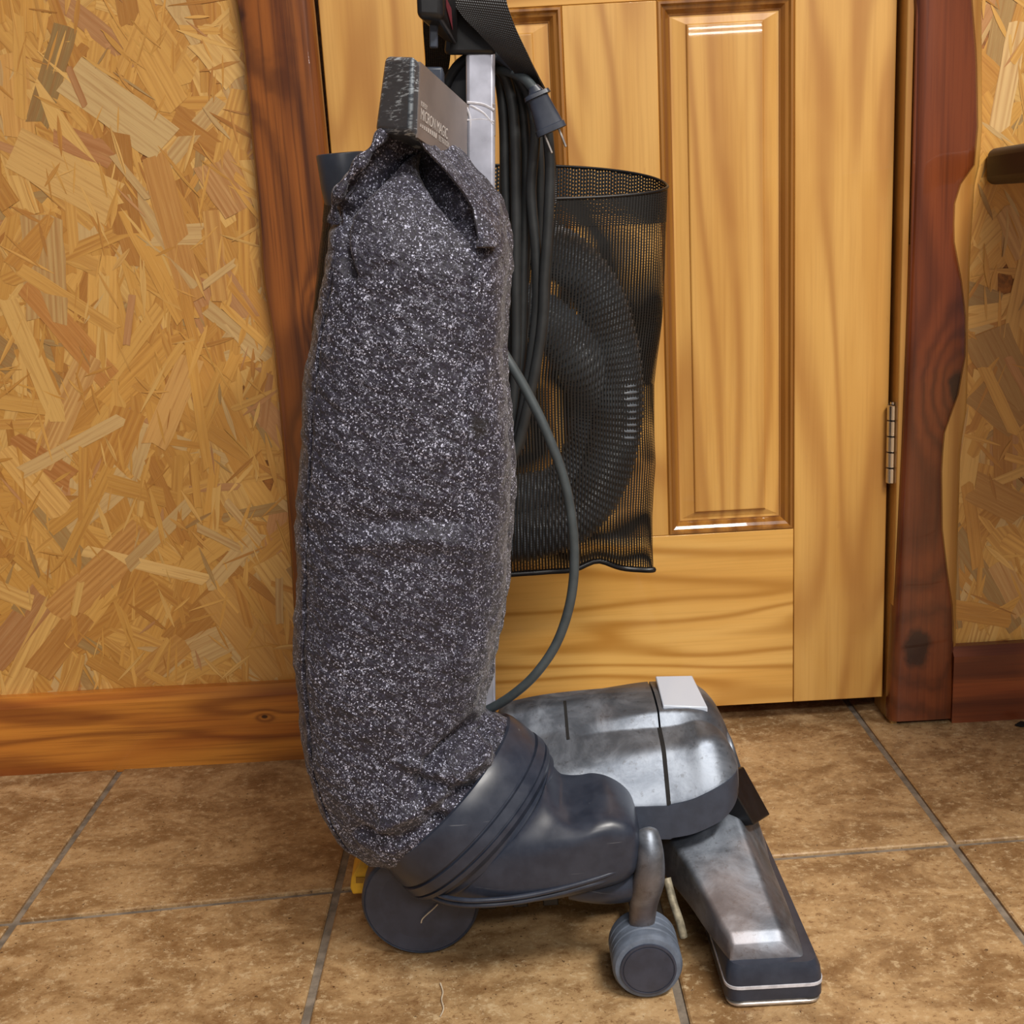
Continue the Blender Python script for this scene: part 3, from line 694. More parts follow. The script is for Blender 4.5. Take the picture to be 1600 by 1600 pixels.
# grip: black wedge carrying on above the picture
g = [P(694, 86, -.385), P(776, 86, -.385), P(776, 86, -.345), P(694, 86, -.345), P(705, -60, -.385), P(756, -60, -.385), P(756, -60, -.345), P(705, -60, -.345)]
grip = hexa('handle_grip', g, M['black'], V, .004, seg=3)
top = [P(730, -50, -.365), P(720, -120, -.372), P(690, -190, -.40), P(650, -240, -.45), P(600, -270, -.50)]
tube('handle_loop', top, .014, M['black'], V, n=24, seg=18)
slab('cord_hook_plate', [P(x, y, -.352) for x, y in ((690, 165), (691, 130), (703, 106), (727, 92), (744, 92), (744, 240), (694, 240))], (0, .006, 0), M['black'], V, bevel=.001)
# switch housing with red print, rocker arm below
sw = [P(650, 28, -.455), P(693, 30, -.455), P(716, 76, -.395), P(690, 60, -.395), P(646, -60, -.455), P(692, -60, -.455), P(716, -60, -.395), P(690, -60, -.395)]
swh = hexa('switch_housing', sw, M['black'], V, .0045, seg=4)
rp = [sw[1]+(sw[2]-sw[1])*.18+np.array([.0006, -.0008, 0]), sw[1]+(sw[2]-sw[1])*.55+np.array([.0006, -.0008, .004])]
up_ = np.array([0, 0, 1.])
slab('red_emblem', [rp[0]+up_*.012, rp[1]+up_*.0, rp[1]+up_*.036, rp[0]+up_*.058], (.0004, -.0006, 0), M['red'], swh)
pbox('lever', 671, 34, 684, 74, -.440, -.434, M['plast2'], V, .001)
def ribbon(n, pts, wid, th, mat, par, nseg=60, wdir=None):
    p = smoothpath(pts, nseg); wd = smoothpath(np.array([np.r_[w if hasattr(w, '__len__') else (w, 0, 0)] for w in wid]), nseg)
    T = np.gradient(p, axis=0); L_ = np.r_[0, np.cumsum(np.linalg.norm(np.diff(p, axis=0), axis=1))]; rings = []; uv = []
    for i in range(nseg):
        N_ = np.cross(T[i], wd[i]); N_ /= np.linalg.norm(N_)
        row = []
        for s_, o_ in ((-1, -1), (-.5, -1), (0, -1), (.5, -1), (1, -1), (1, 1), (.5, 1), (0, 1), (-.5, 1), (-1, 1)):
            row.append(p[i]+wd[i]*s_/2+N_*o_*th/2); uv.append((s_*np.linalg.norm(wd[i])/2, L_[i]))
        rings.append(row)
    v, f = loftg(rings); return mk(n, v, f, mat, par, uv=uv, smooth=50)
ribbon('clip_strap', [P(668, 20, -.43), P(668, 60, -.425), P(672, 100, -.42), P(676, 118, -.415)], [(.012, -.004, 0)]*4, .0016, M['web'], V, 30)

# ---- exhaust duct (dark plastic elbow) with collar ring
def ringc(off, r, cen=rc): return [cen+nn*off+r*(math.cos(2*PI*k/96)*ue+math.sin(2*PI*k/96)*me_) for k in range(96)]
prof = [(.003, RR*.955), (.0065, RR*.975), (.0055, RR*1.01), (.001, RR*1.03), (-.010, RR*1.045), (-.0215, RR*1.05), (-.0222, RR*1.025), (-.0236, RR*1.025), (-.0243, RR*1.06), (-.0325, RR*1.065), (-.0332, RR*1.03), (-.0346, RR*1.03), (-.0352, RR*1.055), (-.039, RR*1.045), (-.043, RR*1.0), (-.044, RR*.90), (.0, RR*.88)]
v, f = loftg([ringc(o_, r_) for o_, r_ in prof], False, False)
f += [((len(prof)-1)*96+k, (len(prof)-1)*96+(k+1) % 96, (k+1) % 96, k) for k in range(96)]
col_ = VP('collar_ring', v, f, M['plast'], smooth=28)
# duct sections: (bottom-left px, top-right px, Y centre, depth half, exponent)
secs = [((682, 1376), (858, 1196), -.452, .070, 2.2), ((728, 1380), (880, 1216), -.459, .066, 2.8), ((795, 1373), (905, 1226), -.464, .062, 3.6),
        ((860, 1363), (928, 1228), -.466, .060, 4.4), ((915, 1350), (950, 1230), -.466, .058, 4.8), ((955, 1340), (970, 1236), -.466, .056, 4.8), ((976, 1331), (984, 1244), -.465, .053, 4.2), ((988, 1320), (991, 1256), -.463, .047, 3.6), ((993, 1304), (994, 1272), -.461, .034, 3.0)]
c0_ = rc-nn*.036; c1_ = rc-nn*.048
A_ = np.array([c0_-ue*RR*1.0, c1_-ue*RR*1.0]+[P(a[0], a[1], y) for a, b, y, h, e in secs]); B_ = np.array([c0_+ue*RR*1.0, c1_+ue*RR*1.0]+[P(b[0], b[1], y) for a, b, y, h, e in secs])
Wv = np.array([me_*RR, (me_*.8+np.array([0, -.17, 0]))*RR]+[np.array([0, -1., 0])*s_[3]+np.array([0, 0, me_[2]])*(.030 if k == 0 else .010 if k == 1 else 0) for k, s_ in enumerate(secs)])
NS = 60; As = resample(A_, A_, NS); Bs = resample(B_, A_, NS); Ww = resample(Wv, A_, NS); Ee = catm([2, 2]+[s_[4] for s_ in secs], NS, A_)
rings = []
for i in range(NS):
    c = (As[i]+Bs[i])/2; u = (Bs[i]-As[i])/2; ring = se(c, u, Ww[i], 96, Ee[i]); out = []
    for k, p in enumerate(ring):
        px, py = pxof(p); a = 2*PI*k/96
        if math.sin(a) > -.3:   # hollow beside the collar and swelling bump
            dd = (-.008*gline(px, py, [(862, 1215), (885, 1245), (900, 1262)], 24)+.003*gline(px, py, [(925, 1212), (950, 1235)], 26))*min(1, max(0, (i-8)/10))
            r_ = (p-c); p = p+r_/np.linalg.norm(r_)*dd
        out.append(p)
    rings.append(out)
v, f = loftg(rings); duct = VP('exhaust_duct', v, f, M['plast'], smooth=60); duct['label'] = 'glossy dark slate plastic elbow under the bag'
# flange lip round the lower edge
lip = []; lip2 = []
for (x, y, Y) in ((672, 1392, -.500), (690, 1400, -.512), (712, 1405, -.522), (745, 1407, -.527), (800, 1403, -.527), (860, 1392, -.526), (920, 1376, -.524), (965, 1360, -.520), (988, 1344, -.512), (998, 1322, -.500), (1000, 1300, -.49)):
    lip.append(P(x, y, Y)); lip2.append(P(x, y+7, Y+.002))
tube('duct_flange', lip, .0021, M['plast'], V, n=60, seg=10); tube('duct_flange', lip2, .0024, M['plast'], V, n=60, seg=10)
# arrow mark
ax_ = [P(964, 1230, -.5225), P(967, 1232, -.5225), P(962, 1240, -.5245), P(952, 1247, -.526), P(955, 1249, -.526), P(934, 1248, -.528), P(946, 1241, -.526), P(947, 1244, -.526), P(958, 1237, -.5245)]

# ---- motor housing (metal): cross profiles from the crown down the near side, mirrored to the far side
YM = -.372; YH = -.368
def atX(X, py, Y):
    px = 900.
    for _ in range(12):
        q = P(px, py, Y); px += (X-q[0])*1800
    return P(px, py, Y)
def station(pxt, ys, sc, yt=-.342):
    # ys: photo rows of crown, ridge, ledge, band, side foot, lower foot
    X = P(pxt, ys[0], yt)[0]; dep = [yt, -.404, -.4125, -.440, -.466, -.470]
    zc = atX(X, ys[0], -.338)[2]+.0002; out = [(X, YH+.001, zc)]
    for y, D in zip(ys, dep):
        q = atX(X, y, D); out.append((X, YH+(D-YH)*sc, q[2]))
    out[1] = (X, YH-.014, zc-.0006)
    return [np.array(p) for p in out]
def smooth_prof(pts, r=(.002, .004, .003, .0015, .008, .004, .003)):
    out = [pts[0]]
    for i in range(1, len(pts)-1):
        b = pts[i]; a = pts[i-1]; c = pts[i+1]; d1 = a-b; d2 = c-b; l1, l2 = np.linalg.norm(d1), np.linalg.norm(d2)
        rr_1 = min(r[i], l1*.45); rr_2 = min(r[i], l2*.45); p1 = b+d1/l1*rr_1; p2 = b+d2/l2*rr_2
        for k in range(4):
            t_ = k/3; out.append((1-t_)**2*p1+2*t_*(1-t_)*b+t_*t_*p2)
    out.append(pts[-1]); return out
def housing(name, sts, mat, n, flip0=True):
    arr = smoothpath(np.array([np.array(q).ravel() for q in sts]), n); rings = []
    for r in arr:
        pr = smooth_prof(list(r.reshape(-1, 3)))
        m = [np.array([p[0], 2*YH-p[1], p[2]]) for p in pr[::-1]]
        rings.append(pr+m)
    v, f = loftg(rings); return VP(name, v, f, mat, smooth=32), rings
ST = [station(776, (1104, 1180, 1186, 1225, 1270, 1300), .72), station(784, (1090, 1172, 1180, 1222, 1268, 1305), .92), station(800, (1083, 1164, 1173, 1218, 1268, 1308), 1), station(850, (1073, 1148, 1160, 1206, 1267, 1310), 1),
      station(920, (1066, 1128, 1146, 1187, 1264, 1310), 1), station(985, (1063, 1115, 1139, 1175, 1262, 1310), 1), station(1013, (1062, 1111, 1137, 1171, 1261, 1310), 1)]
mh, mrings = housing('motor_housing', ST, M['alu'], 60); mh['label'] = 'dull scuffed aluminium motor casing'
HT = [station(1016, (1062, 1111, 1137, 1170, 1259, 1308), 1), station(1044, (1061, 1110, 1133, 1165, 1252, 1302), 1), station(1068, (1061, 1111, 1127, 1155, 1242, 1293), .985), station(1090, (1063, 1117, 1132, 1156, 1232, 1283), .95),
      station(1108, (1080, 1135, 1148, 1168, 1226, 1270), .87), station(1119, (1098, 1158, 1168, 1184, 1224, 1258), .75), station(1125, (1112, 1178, 1186, 1200, 1226, 1250), .60)]
hood, hrings = housing('fan_hood', HT, M['alu'], 60)
# seams: thin black strips painting the shade in the open joints, following the casting's profile
def joint_shade(X, prof, i0, i1, w=.0022, out_=.0006):
    pts = [np.array([X, p[1], p[2]]) for p in prof[i0:i1]]; rows = []
    cen = np.array([X, YM, .12])
    for p in pts:
        d = (p-cen)*np.array([0, 1, 1]); d /= np.linalg.norm(d); a = p+d*out_; b = p-d*.004; h = np.array([w/2, 0, 0])
        rows.append([a-h, a+h, b+h, b-h])
    v, f = loftg(rows); VP('joint_shade', v, f, M['dark'], smooth=40)
npf = len(mrings[-1])//2
joint_shade(mrings[-1][0][0]+.0004, mrings[-1], 11, npf, .0036)
kk = min(range(len(mrings)), key=lambda k: abs(mrings[k][0][0]-P(880, 1100, -.38)[0]))
joint_shade(mrings[kk][0][0], mrings[kk], 1, 13, .0026)
# lamp lens on the hood top
lens = [P(1024, 1063, -.343), P(1082, 1062, -.343), P(1106, 1112, -.400), P(1036, 1109, -.400)]
lens = [q+np.array([0, 0, .0044]) for q in lens]; lens_b = [q+np.array([0, .0, -.012]) for q in lens]
o = mk('headlight_lens', lens_b+lens, HEXF, M['lens'], V, bevel=.0012, seg=3, smooth=40); o['label'] = 'frosted pale headlight lens'
# dark plastic band round the foot of the casting
rows = []
seqr = [r for r in mrings if r[0][0] > P(990, 1262, -.46)[0]-.02]+hrings
for r in seqr[:-9]:
    a, b = r[npf-5], r[npf-1]; n_ = np.array([.0, -1, 0])
    a = r[npf-4]; top_ = a+n_*.0016; bot_ = b+n_*.0016
    rows.append([top_, (top_+bot_)/2+n_*.0006, bot_, bot_-n_*.006, top_-n_*.006])
v, f = loftg(rows); VP('side_band', v, f, M['plast2'], smooth=50)
lt = [P(1131, 1207, -.446), P(1179, 1289, -.448), P(1204, 1273, -.405), P(1162, 1197, -.400)]
bk = np.array([-.014, .012, -.008])
mk('front_latch', [lt[0]+bk, lt[1]+bk, lt[2]+bk, lt[3]+bk, lt[0], lt[1], lt[2], lt[3]], [tuple(q) for q in HEXF], M['black'], V, bevel=.0015, smooth=35)

# ---- nozzle: sections across the machine (y stations)
NZ = [(YM, (-.320, .050), (-.318, .125), (-.241, .174), (-.203, .052)), (-.398, (-.318, .050), (-.318, .120), (-.237, .165), (-.205, .052)), (-.410, (-.316, .050), (-.316, .110), (-.239, .142), (-.206, .052)), (-.422, (-.312, .055), (-.313, .106), (-.241, .124), (-.206, .050)), (-.450, (-.300, .050), (-.302, .097), (-.238, .106), (-.2055, .048)),
      (-.475, (-.290, .045), (-.291, .087), (-.234, .091), (-.205, .046)), (-.500, (-.282, .040), (-.282, .074), (-.230, .076), (-.205, .044)), (-.522, (-.274, .036), (-.274, .0625), (-.226, .0635), (-.205, .041)),
      (-.532, (-.270, .034), (-.269, .0575), (-.224, .0575), (-.205, .039))]
def roundpoly(q, r=.007, n=5):
    out = []; m = len(q)
    for i in range(m):
        a, b, c = np.array(q[i-1]), np.array(q[i]), np.array(q[(i+1) % m])
        d1 = (a-b); d2 = (c-b); r1 = min(r, np.linalg.norm(d1)*.4); r2 = min(r, np.linalg.norm(d2)*.4)
        p1 = b+d1/np.linalg.norm(d1)*r1; p2 = b+d2/np.linalg.norm(d2)*r2
        for k in range(n):
            t_ = k/(n-1); out.append((1-t_)**2*p1+2*t_*(1-t_)*b+t_*t_*p2)
    return out
N4 = np.array([np.array([(q[0], s_[0], q[1]) for q in s_[1:]]).ravel() for s_ in NZ]); N4s = smoothpath(N4, 34)
rings = [roundpoly(r.reshape(4, 3), .005) for r in N4s]
endp = np.array([(-.269, -.5415, .033), (-.267, -.5365, .052), (-.224, -.5365, .052), (-.206, -.5415, .036)])
rings.append(roundpoly(endp, .004)); c_end = np.mean(rings[-1], axis=0)
rings.append([p*.93+c_end*.07+np.array([0, -.0008, 0]) for p in rings[-1]])
far = [[np.array([p[0], 2*YM-p[1], p[2]]) for p in r] for r in rings[::-1]]
v, f = loftg(far+rings); nozo = VP('nozzle', v, f, M['alu'], smooth=40); nozo['label'] = 'scuffed aluminium nozzle head spreading to both sides'
# bumper base: footprint on the floor
b0 = PZ(1140, 1562, .010); b1 = PZ(1286, 1548, .010); b0r = PZ(1108, 1470, .01)
fx0, fx1, yn = b0[0]-.004, b1[0]+.0, min(b0[1], b1[1])
yf_ = 2*YM-yn
def foot(z, inx, r=.012):
    q = [(fx0+inx+.002, yn+inx), (fx1-inx, yn+inx), (fx1-inx, yf_-inx), (fx0+inx+.002, yf_-inx)]
    return [(p[0], p[1], z) for p in roundpoly([np.array([a, b, 0.]) for a, b in q], r, 7)]
v, f = loftg([foot(.006, .003), foot(.008, .0), foot(.018, 0), foot(.0185, .0015), foot(.021, .0015), foot(.0215, 0), foot(.031, .001), foot(.0385, .004), foot(.039, .009)])
bump_ = VP('nozzle_bumper', v, f, M['plast'], smooth=35)
# white rubbing strip and steel plate
v, f = loftg([foot(.0184, .0002, .013), foot(.0186, -.0006, .013), foot(.0212, -.0006, .013), foot(.0214, .0002, .013)]); mk('rub_strip', v, f, M['white_tape'], bump_, smooth=35)
v, f = loftg([foot(.0015, .004), foot(.0025, .001), foot(.0042, .001), foot(.0065, .004)]); mk('sole_plate', v, f, M['steelplate'], bump_, smooth=35)
# ---- wheels
def wheel(n, c, r, w, side, tyre, disc, ribs=4):
    c = np.array(c, float); root = bpy.data.objects.new(n, None); COL.objects.link(root); root.parent = V
    root.location = tuple(c-OFF[V.name]); OFF[root.name] = c.copy()
    # local: revolve about y
    pr2 = [(.3*r, 0), (.86*r, 0), (.93*r, .0008)]
    pr2 += [(r*.985, .004)]
    for k in range(ribs):
        a = .004+(w-.008)*k/ribs; b = .004+(w-.008)*(k+1)/ribs
        pr2 += [(r, a+.001), (r, b-.0016), (r*.965, b-.0012), (r*.965, b-.0004)]
    pr2 += [(r*.97, w-.003), (r*.9, w), (.3*r, w)]
    v, f = revolve(pr2, c, (0, side*-1., 0), 64)
    mk('tyre', v, f, tyre, root, smooth=35)
    cc = c+np.array([0, side*.0006, 0])
    v, f = revolve([(r*.80, -.002), (r*.80, .0003), (r*.795, .0012), (r*.74, .0014), (r*.73, .0006), (r*.71, .0006), (r*.70, .0014), (.0001, .0018)], cc, (0, side, 0), 56)
    mk('hub_cap', v, f, disc, root, smooth=30)
    return root
fwc = P(1013, 1516, -.532); fr = .0292; fwc[2] = fr
fw = wheel('front_wheel', (fwc[0], fwc[1], fr), fr, .046, -1, M['tyre'], M['wheel'])
fw2 = wheel('front_wheel', (fwc[0], 2*YM-fwc[1], fr), fr, .046, 1, M['tyre'], M['wheel'])
rwc = P(657, 1409, -.452); rr_ = rwc[2]-.0005
rwh = [(0.0001, .0), (.90*rr_, .0), (.94*rr_, -.0006), (.985*rr_, .002), (rr_, .006), (rr_, .026), (.97*rr_, .030), (.5*rr_, .031)]
def rear(side):
    y = rwc[1] if side < 0 else 2*YM-rwc[1]
    root = bpy.data.objects.new('rear_wheel', None); COL.objects.link(root); root.parent = V
    c = np.array([rwc[0], y, rr_]); root.location = tuple(c-OFF[V.name]); OFF[root.name] = c
    v, f = revolve([(.5*rr_, .001), (.93*rr_, .001), (.95*rr_, -.001), (.985*rr_, .001), (rr_, .004), (rr_, .026), (.97*rr_, .030), (.3*rr_, .031)], c, (0, -side, 0), 72); mk('tyre', v, f, M['plast2'], root, smooth=35)
    v, f = revolve([(.945*rr_, 0), (.92*rr_, -.0006), (.90*rr_, -.0004), (.0001, .0012)], c, (0, -side, 0), 72); mk('hub_cap', v, f, M['wheel'], root, smooth=30)
    return root
rear(-1); rear(1)
tube('thread', [P(684, 1413, -.4545), P(676, 1421, -.4545), P(668, 1428, -.4545), P(660, 1436, -.4545), P(658, 1442, -.4545)], .0006, M['lint'], V, n=20, seg=5)

# ---- wheel arm casting and underside
arm = [P(1008, 1296, -.500), P(1014, 1318, -.508), P(1016, 1345, -.512), P(1014, 1375, -.512), P(1006, 1410, -.508), P(1002, 1450, -.505)]
p = smoothpath(arm, 40); rad = np.interp(np.linspace(0, 1, 40), [0, .06, .3, .55, .8, 1], [.006, .010, .0115, .0130, .0115, .0105])
v, f = tubeg(p, rad, 20); VP('wheel_bracket', v, f, M['alu'], smooth=60)
tube('axle', [(fwc[0], fwc[1]+.01, fr), (fwc[0], 2*YM-fwc[1]-.01, fr)], .0055, M['plast'], V, n=2, seg=14, smoothp=False)
ua = [P(1000, 1378, -.500), P(970, 1384, -.498), P(930, 1388, -.494), P(890, 1386, -.490)]
v, f = tubeg(smoothpath(ua, 24), np.interp(np.linspace(0, 1, 24), [0, .5, 1], [.0145, .0135, .010]), 20); VP('wheel_arm', v, f, M['plast'], smooth=60)
tube('height_lever', [P(1042, 1372, -.470), P(1052, 1410, -.480), P(1062, 1440, -.487), P(1068, 1464, -.490)], .0036, M['rust'], V, n=20, seg=10)
# chassis pan between the wheels
x0c = P(640, 1400, -.44)[0]; x1c = P(1010, 1390, -.44)[0]
v, f = boxg(x0c, x1c+.01, YM-.062, YM+.062, .040, .078); ch = VP('chassis_pan', v, f, M['plast'], bevel=.008, seg=3, smooth=35)
for xx in (750, 800, 848): 
    q = P(xx, 1400, -.43)[0]; v, f = boxg(q, q+.014, YM-.058, YM+.058, .028, .0405); mk('rib', v, f, M['black'], ch, bevel=.001, smooth=30)
# rear body block above the rear wheels
v, f = boxg(P(575, 1330, -.43)[0], P(700, 1330, -.43)[0], YM-.045, YM+.045, .052, .112); VP('rear_block', v, f, M['black'], bevel=.006, seg=3, smooth=35)
ped = [P(566, 1342, -.405), P(578, 1352, -.405), P(580, 1396, -.405), P(551, 1398, -.405), P(547, 1388, -.405), P(549, 1372, -.405)]
pd = slab('foot_pedal', ped, (0, .028, .004), M['yellow'], V, bevel=.0015); pd['label'] = 'yellow plastic foot pedal'
sq = [P(556, 1371, -.4062), P(570, 1371, -.4062), P(567, 1380, -.4062), P(556, 1380, -.4062)]
mkq = slab('pedal_mark', sq, (0, .001, 0), plain('pedal_mark', (150, 108, 24), .5), pd)

# ---- cable from the handle down to the motor
tube('motor_cable', [P(768, 520, -.405), P(790, 556, -.42), P(822, 610, -.425), P(856, 680, -.430), P(884, 760, -.432), P(897, 850, -.434), P(893, 930, -.436), P(872, 1000, -.436), P(838, 1052, -.438), P(798, 1088, -.432), P(760, 1110, -.420), P(735, 1118, -.41)], .0041, M['cord2'], V, n=110, seg=14)
# cord hook of the handle: grey post and chrome snap behind it
tube('cord_hook', [P(748, 118, -.355), P(762, 110, -.350), P(790, 88, -.345), P(806, 98, -.345)], .0050, M['plast2'], V, n=20, seg=12)
v, f = revolve([(.0001, 0), (.0042, .0005), (.006, .003), (.0042, .0055), (.0001, .006)], P(806, 74, -.345), (.2, -1, .1), 24); VP('snap_button', v, f, M['chrome'])

# ================================================================== POWER CORD (coil over the hook)
PC = thing('power_cord', P(790, 700, -.35)*np.array([1, 1, 1]), 'black rubber power cord hung in long loops behind the silver upright bar, flat plug dangling', 'cord')
rg = random.Random(2)
path = []
rightx = [[(775, 112), (783, 140), (788, 200), (790, 300), (797, 420), (800, 560), (792, 660)],
          [(778, 106), (796, 140), (804, 200), (806, 300), (806, 420), (806, 560), (796, 680)],
          [(782, 100), (808, 140), (820, 200), (822, 300), (818, 420), (814, 560), (798, 695)],
          [(784, 96), (820, 135), (836, 200), (830, 300), (838, 400), (838, 490), (824, 600), (804, 700)],
          [(786, 92), (830, 128), (850, 175), (859, 250), (857, 340), (851, 430), (847, 510), (832, 600), (808, 700)],
          ]
for k, rt in enumerate(rightx):
    Y = [-.343, -.352, -.346, -.356, -.362][k]
    left = [(745, 96-2*k), (712, 120-3*k), (698-2*k, 170), (700, 300), (716, 460), (734, 620), (750, 700)]
    seq = [P(x, y, Y+.012) for x, y in left[::-1]]+[P(x, y, Y) for x, y in rt]+[P(778+2*k, 722+3*k, Y)]
    path += seq
v, f = tubeg(smoothpath(path, 620), .0046, 12); mk('cord', v, f, M['cord'], PC, smooth=60)
# inner shadow-side loops filling the bundle
for k, (a, b, Y) in enumerate((((838, 150), (846, 700), -.335), ((812, 140), (826, 700), -.330), ((706, 130), (708, 330), -.335), ((716, 115), (716, 330), -.330))):
    m_ = [P(a[0]-14, a[1]-22, Y), P(a[0], a[1], Y), P(a[0]+6, (a[1]+b[1])*.4, Y), P(b[0]-12, b[1]*.75+a[1]*.25, Y), P(b[0]-34, b[1], Y)]
    if b[1] < 400: m_ = [P(748, 98, Y), P(722, 104, Y), P(a[0], a[1]+10, Y), P(a[0]-3, 200, Y), P(b[0], b[1], Y)]
    tube('cord', m_, .0042, M['cord'], PC, n=40, seg=10)
# plug
pa = P(838, 146, -.385); pb = P(862, 206, -.385); ax = pb-pa; ax /= np.linalg.norm(ax); sx_ = np.cross(ax, [0, 1, 0]); sx_ /= np.linalg.norm(sx_)
if sx_[0] < 0: sx_ = -sx_
dy = np.array([0, 1., 0])
def psec(p, hw, hd, e=4): return se(p, sx_*hw, dy*hd, 32, e)
L_ = np.linalg.norm(pb-pa)
rings = [psec(pa-ax*.006, .004, .004, 2), psec(pa-ax*.001, .0065, .005, 3), psec(pa, .0105, .0075), psec(pa+ax*.003, .0112, .0080), psec(pa+ax*.0034, .0085, .0065), psec(pa+ax*.006, .0085, .0065), psec(pb-ax*.005, .0115, .0078), psec(pb-ax*.0045, .0125, .0084), psec(pb, .0128, .0086)]
v, f = loftg(rings); plug = mk('plug', v, f, M['plast'], PC, smooth=35)
for s_ in (-.0062, .0062):
    q = pb+sx_*s_; h1 = np.array([0, .0028, 0]); w_ = sx_*.0008
    mk('prong', [q-h1-w_, q-h1+w_, q+h1+w_, q+h1-w_, q-h1-w_+ax*.0155, q-h1+w_+ax*.0155, q+h1*.8+w_+ax*.0155, q+h1*.8-w_+ax*.0155], HEXF, M['steelplate'], plug, bevel=.0004, smooth=30)
tube('cord_end', [P(776, 108, -.352), P(796, 112, -.362), P(818, 122, -.378), P(832, 136, -.384), pa-ax*.003], .0041, M['cord2'], PC, n=24, seg=12)
tube('cord_clip', [P(784, 84, -.366), P(806, 100, -.372)], .0062, M['plast2'], PC, n=4, seg=14, smoothp=False)

# ================================================================== MESH ACCESSORY BAG
YB = -.205
AB = thing('mesh_bag', P(780, 890, YB), 'black open-weave mesh bag hanging behind the vacuum cleaner in front of the door', 'bag')
out_px = [(258, 512, 1042, .055), (290, 510, 1042, .055), (345, 505, 1040, .054), (420, 496, 1038, .052), (500, 488, 1034, .052), (600, 485, 1022, .052), (660, 488, 1022, .052), (720, 492, 1024, .052), (800, 494, 1019, .048), (850, 496, 1019, .034), (888, 498, 1020, .006)]
rows_ = np.array(out_px, float); YR = np.linspace(258, 888, 90)
_r0b = se((P(495, 420, YB)+P(1038, 420, YB))/2, (P(1038, 420, YB)-P(495, 420, YB))/2, np.array([0, -.052, 0]), 120, 2.4)
UREF = np.r_[0, np.cumsum([np.linalg.norm(_r0b[k+1]-_r0b[k]) for k in range(119)])]
def baggrid(y0, y1, nrow, inset=0, rim=True):
    rings = []; uv = []; NN = 120
    ys = np.linspace(y0, y1, nrow)
    for y in ys:
        xl = np.interp(y, rows_[:, 0], rows_[:, 1]); xr = np.interp(y, rows_[:, 0], rows_[:, 2]); h = np.interp(y, rows_[:, 0], rows_[:, 3])
        c = (P(xl, y, YB)+P(xr, y, YB))/2; u = (P(xr, y, YB)-P(xl, y, YB))/2; r = se(c, u, np.array([0, -1., 0])*h, NN, 2.4)
        row = []; acc = 0
        for k, p in enumerate(r):
            a = 2*PI*k/NN
            q = p.copy()
            t_ = min(max((y-290)/90., 0), 1)
            if math.sin(a) > 0: q[2] -= .014*(1-t_)*math.sin(a)   # front lip hangs lower
            else: q[2] += .022*(1-t_)*(-math.sin(a))
            if y > 340:
                am = .006*mn.noise(Vector((p[0]*16, 3*(a > PI), p[2]*9)))+.003*mn.noise(Vector((p[0]*40, 5, p[2]*30)))
                q[1] -= am*min(1, (y-340)/80)
            # sagging bottom hem
            tb = max(0, (y-800)/88.); fx_ = (pxof(p)[0]-900)/120
            q[2] += tb*(.010*math.exp(-((pxof(p)[0]-935)/28)**2)-.004*max(0, (900-pxof(p)[0])/100))
            row.append(q); uv.append((UREF[k], p[2]))
        rings.append(row)
    return rings, uv, NN
rings, uv, NN = baggrid(345, 888, 80)
def openloft(rings, uv, NN):   # close the ring with a duplicate column for clean uv
    rr = []; uu = []
    per = 0
    for j, r in enumerate(rings):
        rr.append(list(r)+[r[0]]); u_ = uv[j*NN:(j+1)*NN]; uu += list(u_)+[(u_[-1][0]+np.linalg.norm(r[-1]-r[0]), u_[0][1])]
    v, f = loftg(rr, False, False, closed=False); return v, f, uu
v, f, uu = openloft(rings, uv, NN); mk('net', v, f, M['net'], AB, smooth=180, uv=uu)
rings, uv, NN = baggrid(290, 346, 12)
rings = [[p+(p-np.mean(r, axis=0))*np.array([.002, .01, 0]) for p in r] for r in rings]
v, f, uu = openloft(rings, uv, NN); mk('hem', v, f, M['hem'], AB, smooth=180, uv=uu)
vv, ff = tubeg(np.array(list(rings[0])+[rings[0][0]]), .0014, 8, False); mk('rim_cord', vv, ff, M['black'], AB, smooth=180)
r2, _, _ = baggrid(886, 888, 2); vv, ff = tubeg(np.array([q for k, q in enumerate(r2[1]) if math.sin(2*PI*k/NN) >= -.001]), .0032, 8); mk('bottom_seam', vv, ff, M['black'], AB, smooth=180)
# carrying strap: wide webbing over the handle then narrow down to the rim
st = [P(736, -70, -.40), P(744, -10, -.405), P(762, 30, -.402), P(790, 72, -.395), P(812, 104, -.385), P(836, 140, -.36), P(852, 190, -.30), P(858, 262, -.266), P(858, 318, -.2625)]
wdt = [(.050, 0, -.004), (.044, 0, -.006), (.032, .004, -.016), (.018, .006, -.010), (.012, .006, -.005), (.013, .004, -.003), (.014, 0, 0), (.014, 0, 0), (.014, 0, 0)]
ribbon('strap', st, wdt, .0018, M['web'], AB, 90)
st2 = [P(722, -70, -.395), P(694, -10, -.40), P(684, 40, -.37), P(680, 120, -.32), P(640, 220, -.27), P(600, 290, -.258)]
ribbon('strap', st2, [(.03, 0, 0), (.022, 0, 0), (.016, 0, 0), (.014, 0, 0), (.014, 0, 0), (.014, 0, 0)], .0018, M['web'], AB, 60)

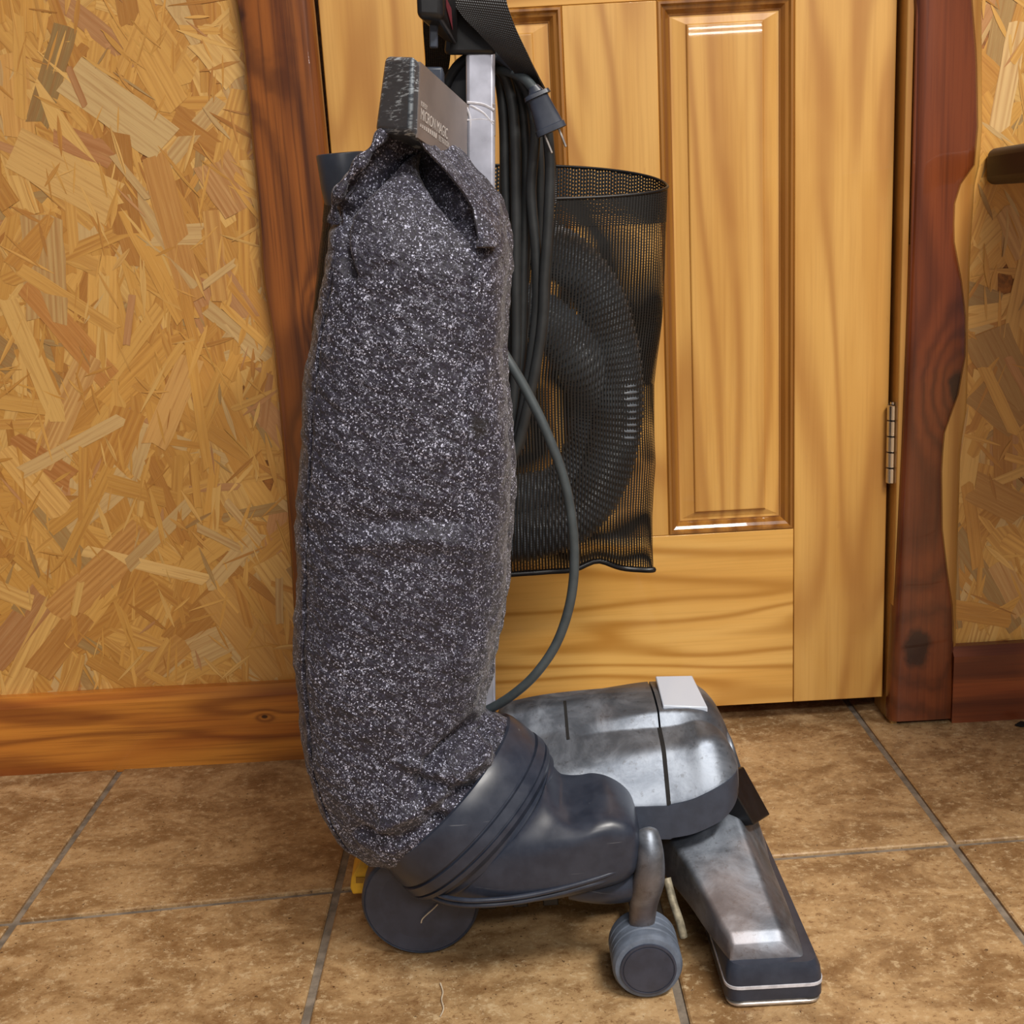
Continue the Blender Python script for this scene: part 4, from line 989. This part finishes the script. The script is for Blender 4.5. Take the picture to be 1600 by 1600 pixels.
# ---- hose inside the bag
HZ = thing('vacuum_hose', P(800, 860, YB), 'grey ribbed vacuum hose coiled inside the black mesh bag', 'hose')
hp = [(640, 430, -.20), (720, 384, -.208), (800, 372, -.212), (870, 394, -.214), (924, 446, -.214), (956, 530, -.214), (966, 630, -.214), (950, 728, -.214), (908, 800, -.212), (850, 832, -.210), (780, 838, -.205), (690, 800, -.20), (620, 700, -.19),
      (610, 600, -.190), (660, 520, -.195), (740, 470, -.21), (810, 478, -.222), (866, 512, -.226), (908, 566, -.224), (930, 630, -.195), (920, 700, -.185), (880, 760, -.182), (800, 780, -.182)]
pth = smoothpath([P(*q) for q in hp], 1500); s_ = np.r_[0, np.cumsum(np.linalg.norm(np.diff(pth, axis=0), axis=1))]
rad = .0250+.0012*np.sin(s_*2*PI/.0062)
v, f = tubeg(pth, rad, 28); mk('hose', v, f, M['hose'], HZ, smooth=180)
# cuff at its end, lighter plastic
tube('cuff', [P(800, 790, -.180), P(770, 792, -.180), P(740, 790, -.182)], .0245, M['plast2'], HZ, n=12, seg=28)

# ---- extension tube poking out at the left
ta = P(532, 240, -.215); tb_ = P(572, 560, -.205)
axd = (tb_-ta)/np.linalg.norm(tb_-ta)
wv_ = thing('extension_tube', tb_, 'dark grey plastic tube sticking up out of the mesh bag at its left end', 'tube')
R0 = .0232
v, f = revolve([(R0*.86, .040), (R0*.86, 0.0), (R0*.90, -.0006), (R0*.98, 0), (R0, .0010), (R0*.97, .030), (R0*.90, .045), (R0*.80, .050), (R0*.72, .20), (R0*.60, .20), (R0*.62, .045)], ta, axd, 48)
mk('tube_body', v, f, M['plast2'], wv_, smooth=30)

# ================================================================== SMALL THINGS ON THE FLOOR
def floor_thread(pts, r, label, nm='thread', cat='thread'):
    q = [PZ(x, y, r*1.0+.0006) for x, y in pts]; v, f = tubeg(smoothpath(q, 24), r, 6)
    return tag(mk(nm, v, f, M['lint'], smooth=60), label, cat)
floor_thread([(688, 1536), (692, 1550), (690, 1562), (693, 1576), (688, 1588)], .0007, 'pale thread lying on the tile in front of the rear wheel')
floor_thread([(668, 1486), (680, 1481), (692, 1479), (704, 1476)], .0006, 'short pale hair lying against the bottom of the rear wheel')
q = PZ(1594, 1132, .0006)
pts = [(q[0]-.008, q[1]-.003, .0), (q[0]-.002, q[1]-.008, 0), (q[0]+.008, q[1]-.007, 0), (q[0]+.012, q[1]+.002, 0), (q[0]+.003, q[1]+.006, 0)]
tag(slab('dirt_crumb', [(a, b, .0008) for a, b, _ in pts], (0, 0, .0018), M['dark'], bevel=.0004), 'small dark scrap of dirt on the tile at the right edge near the baseboard', 'dirt')
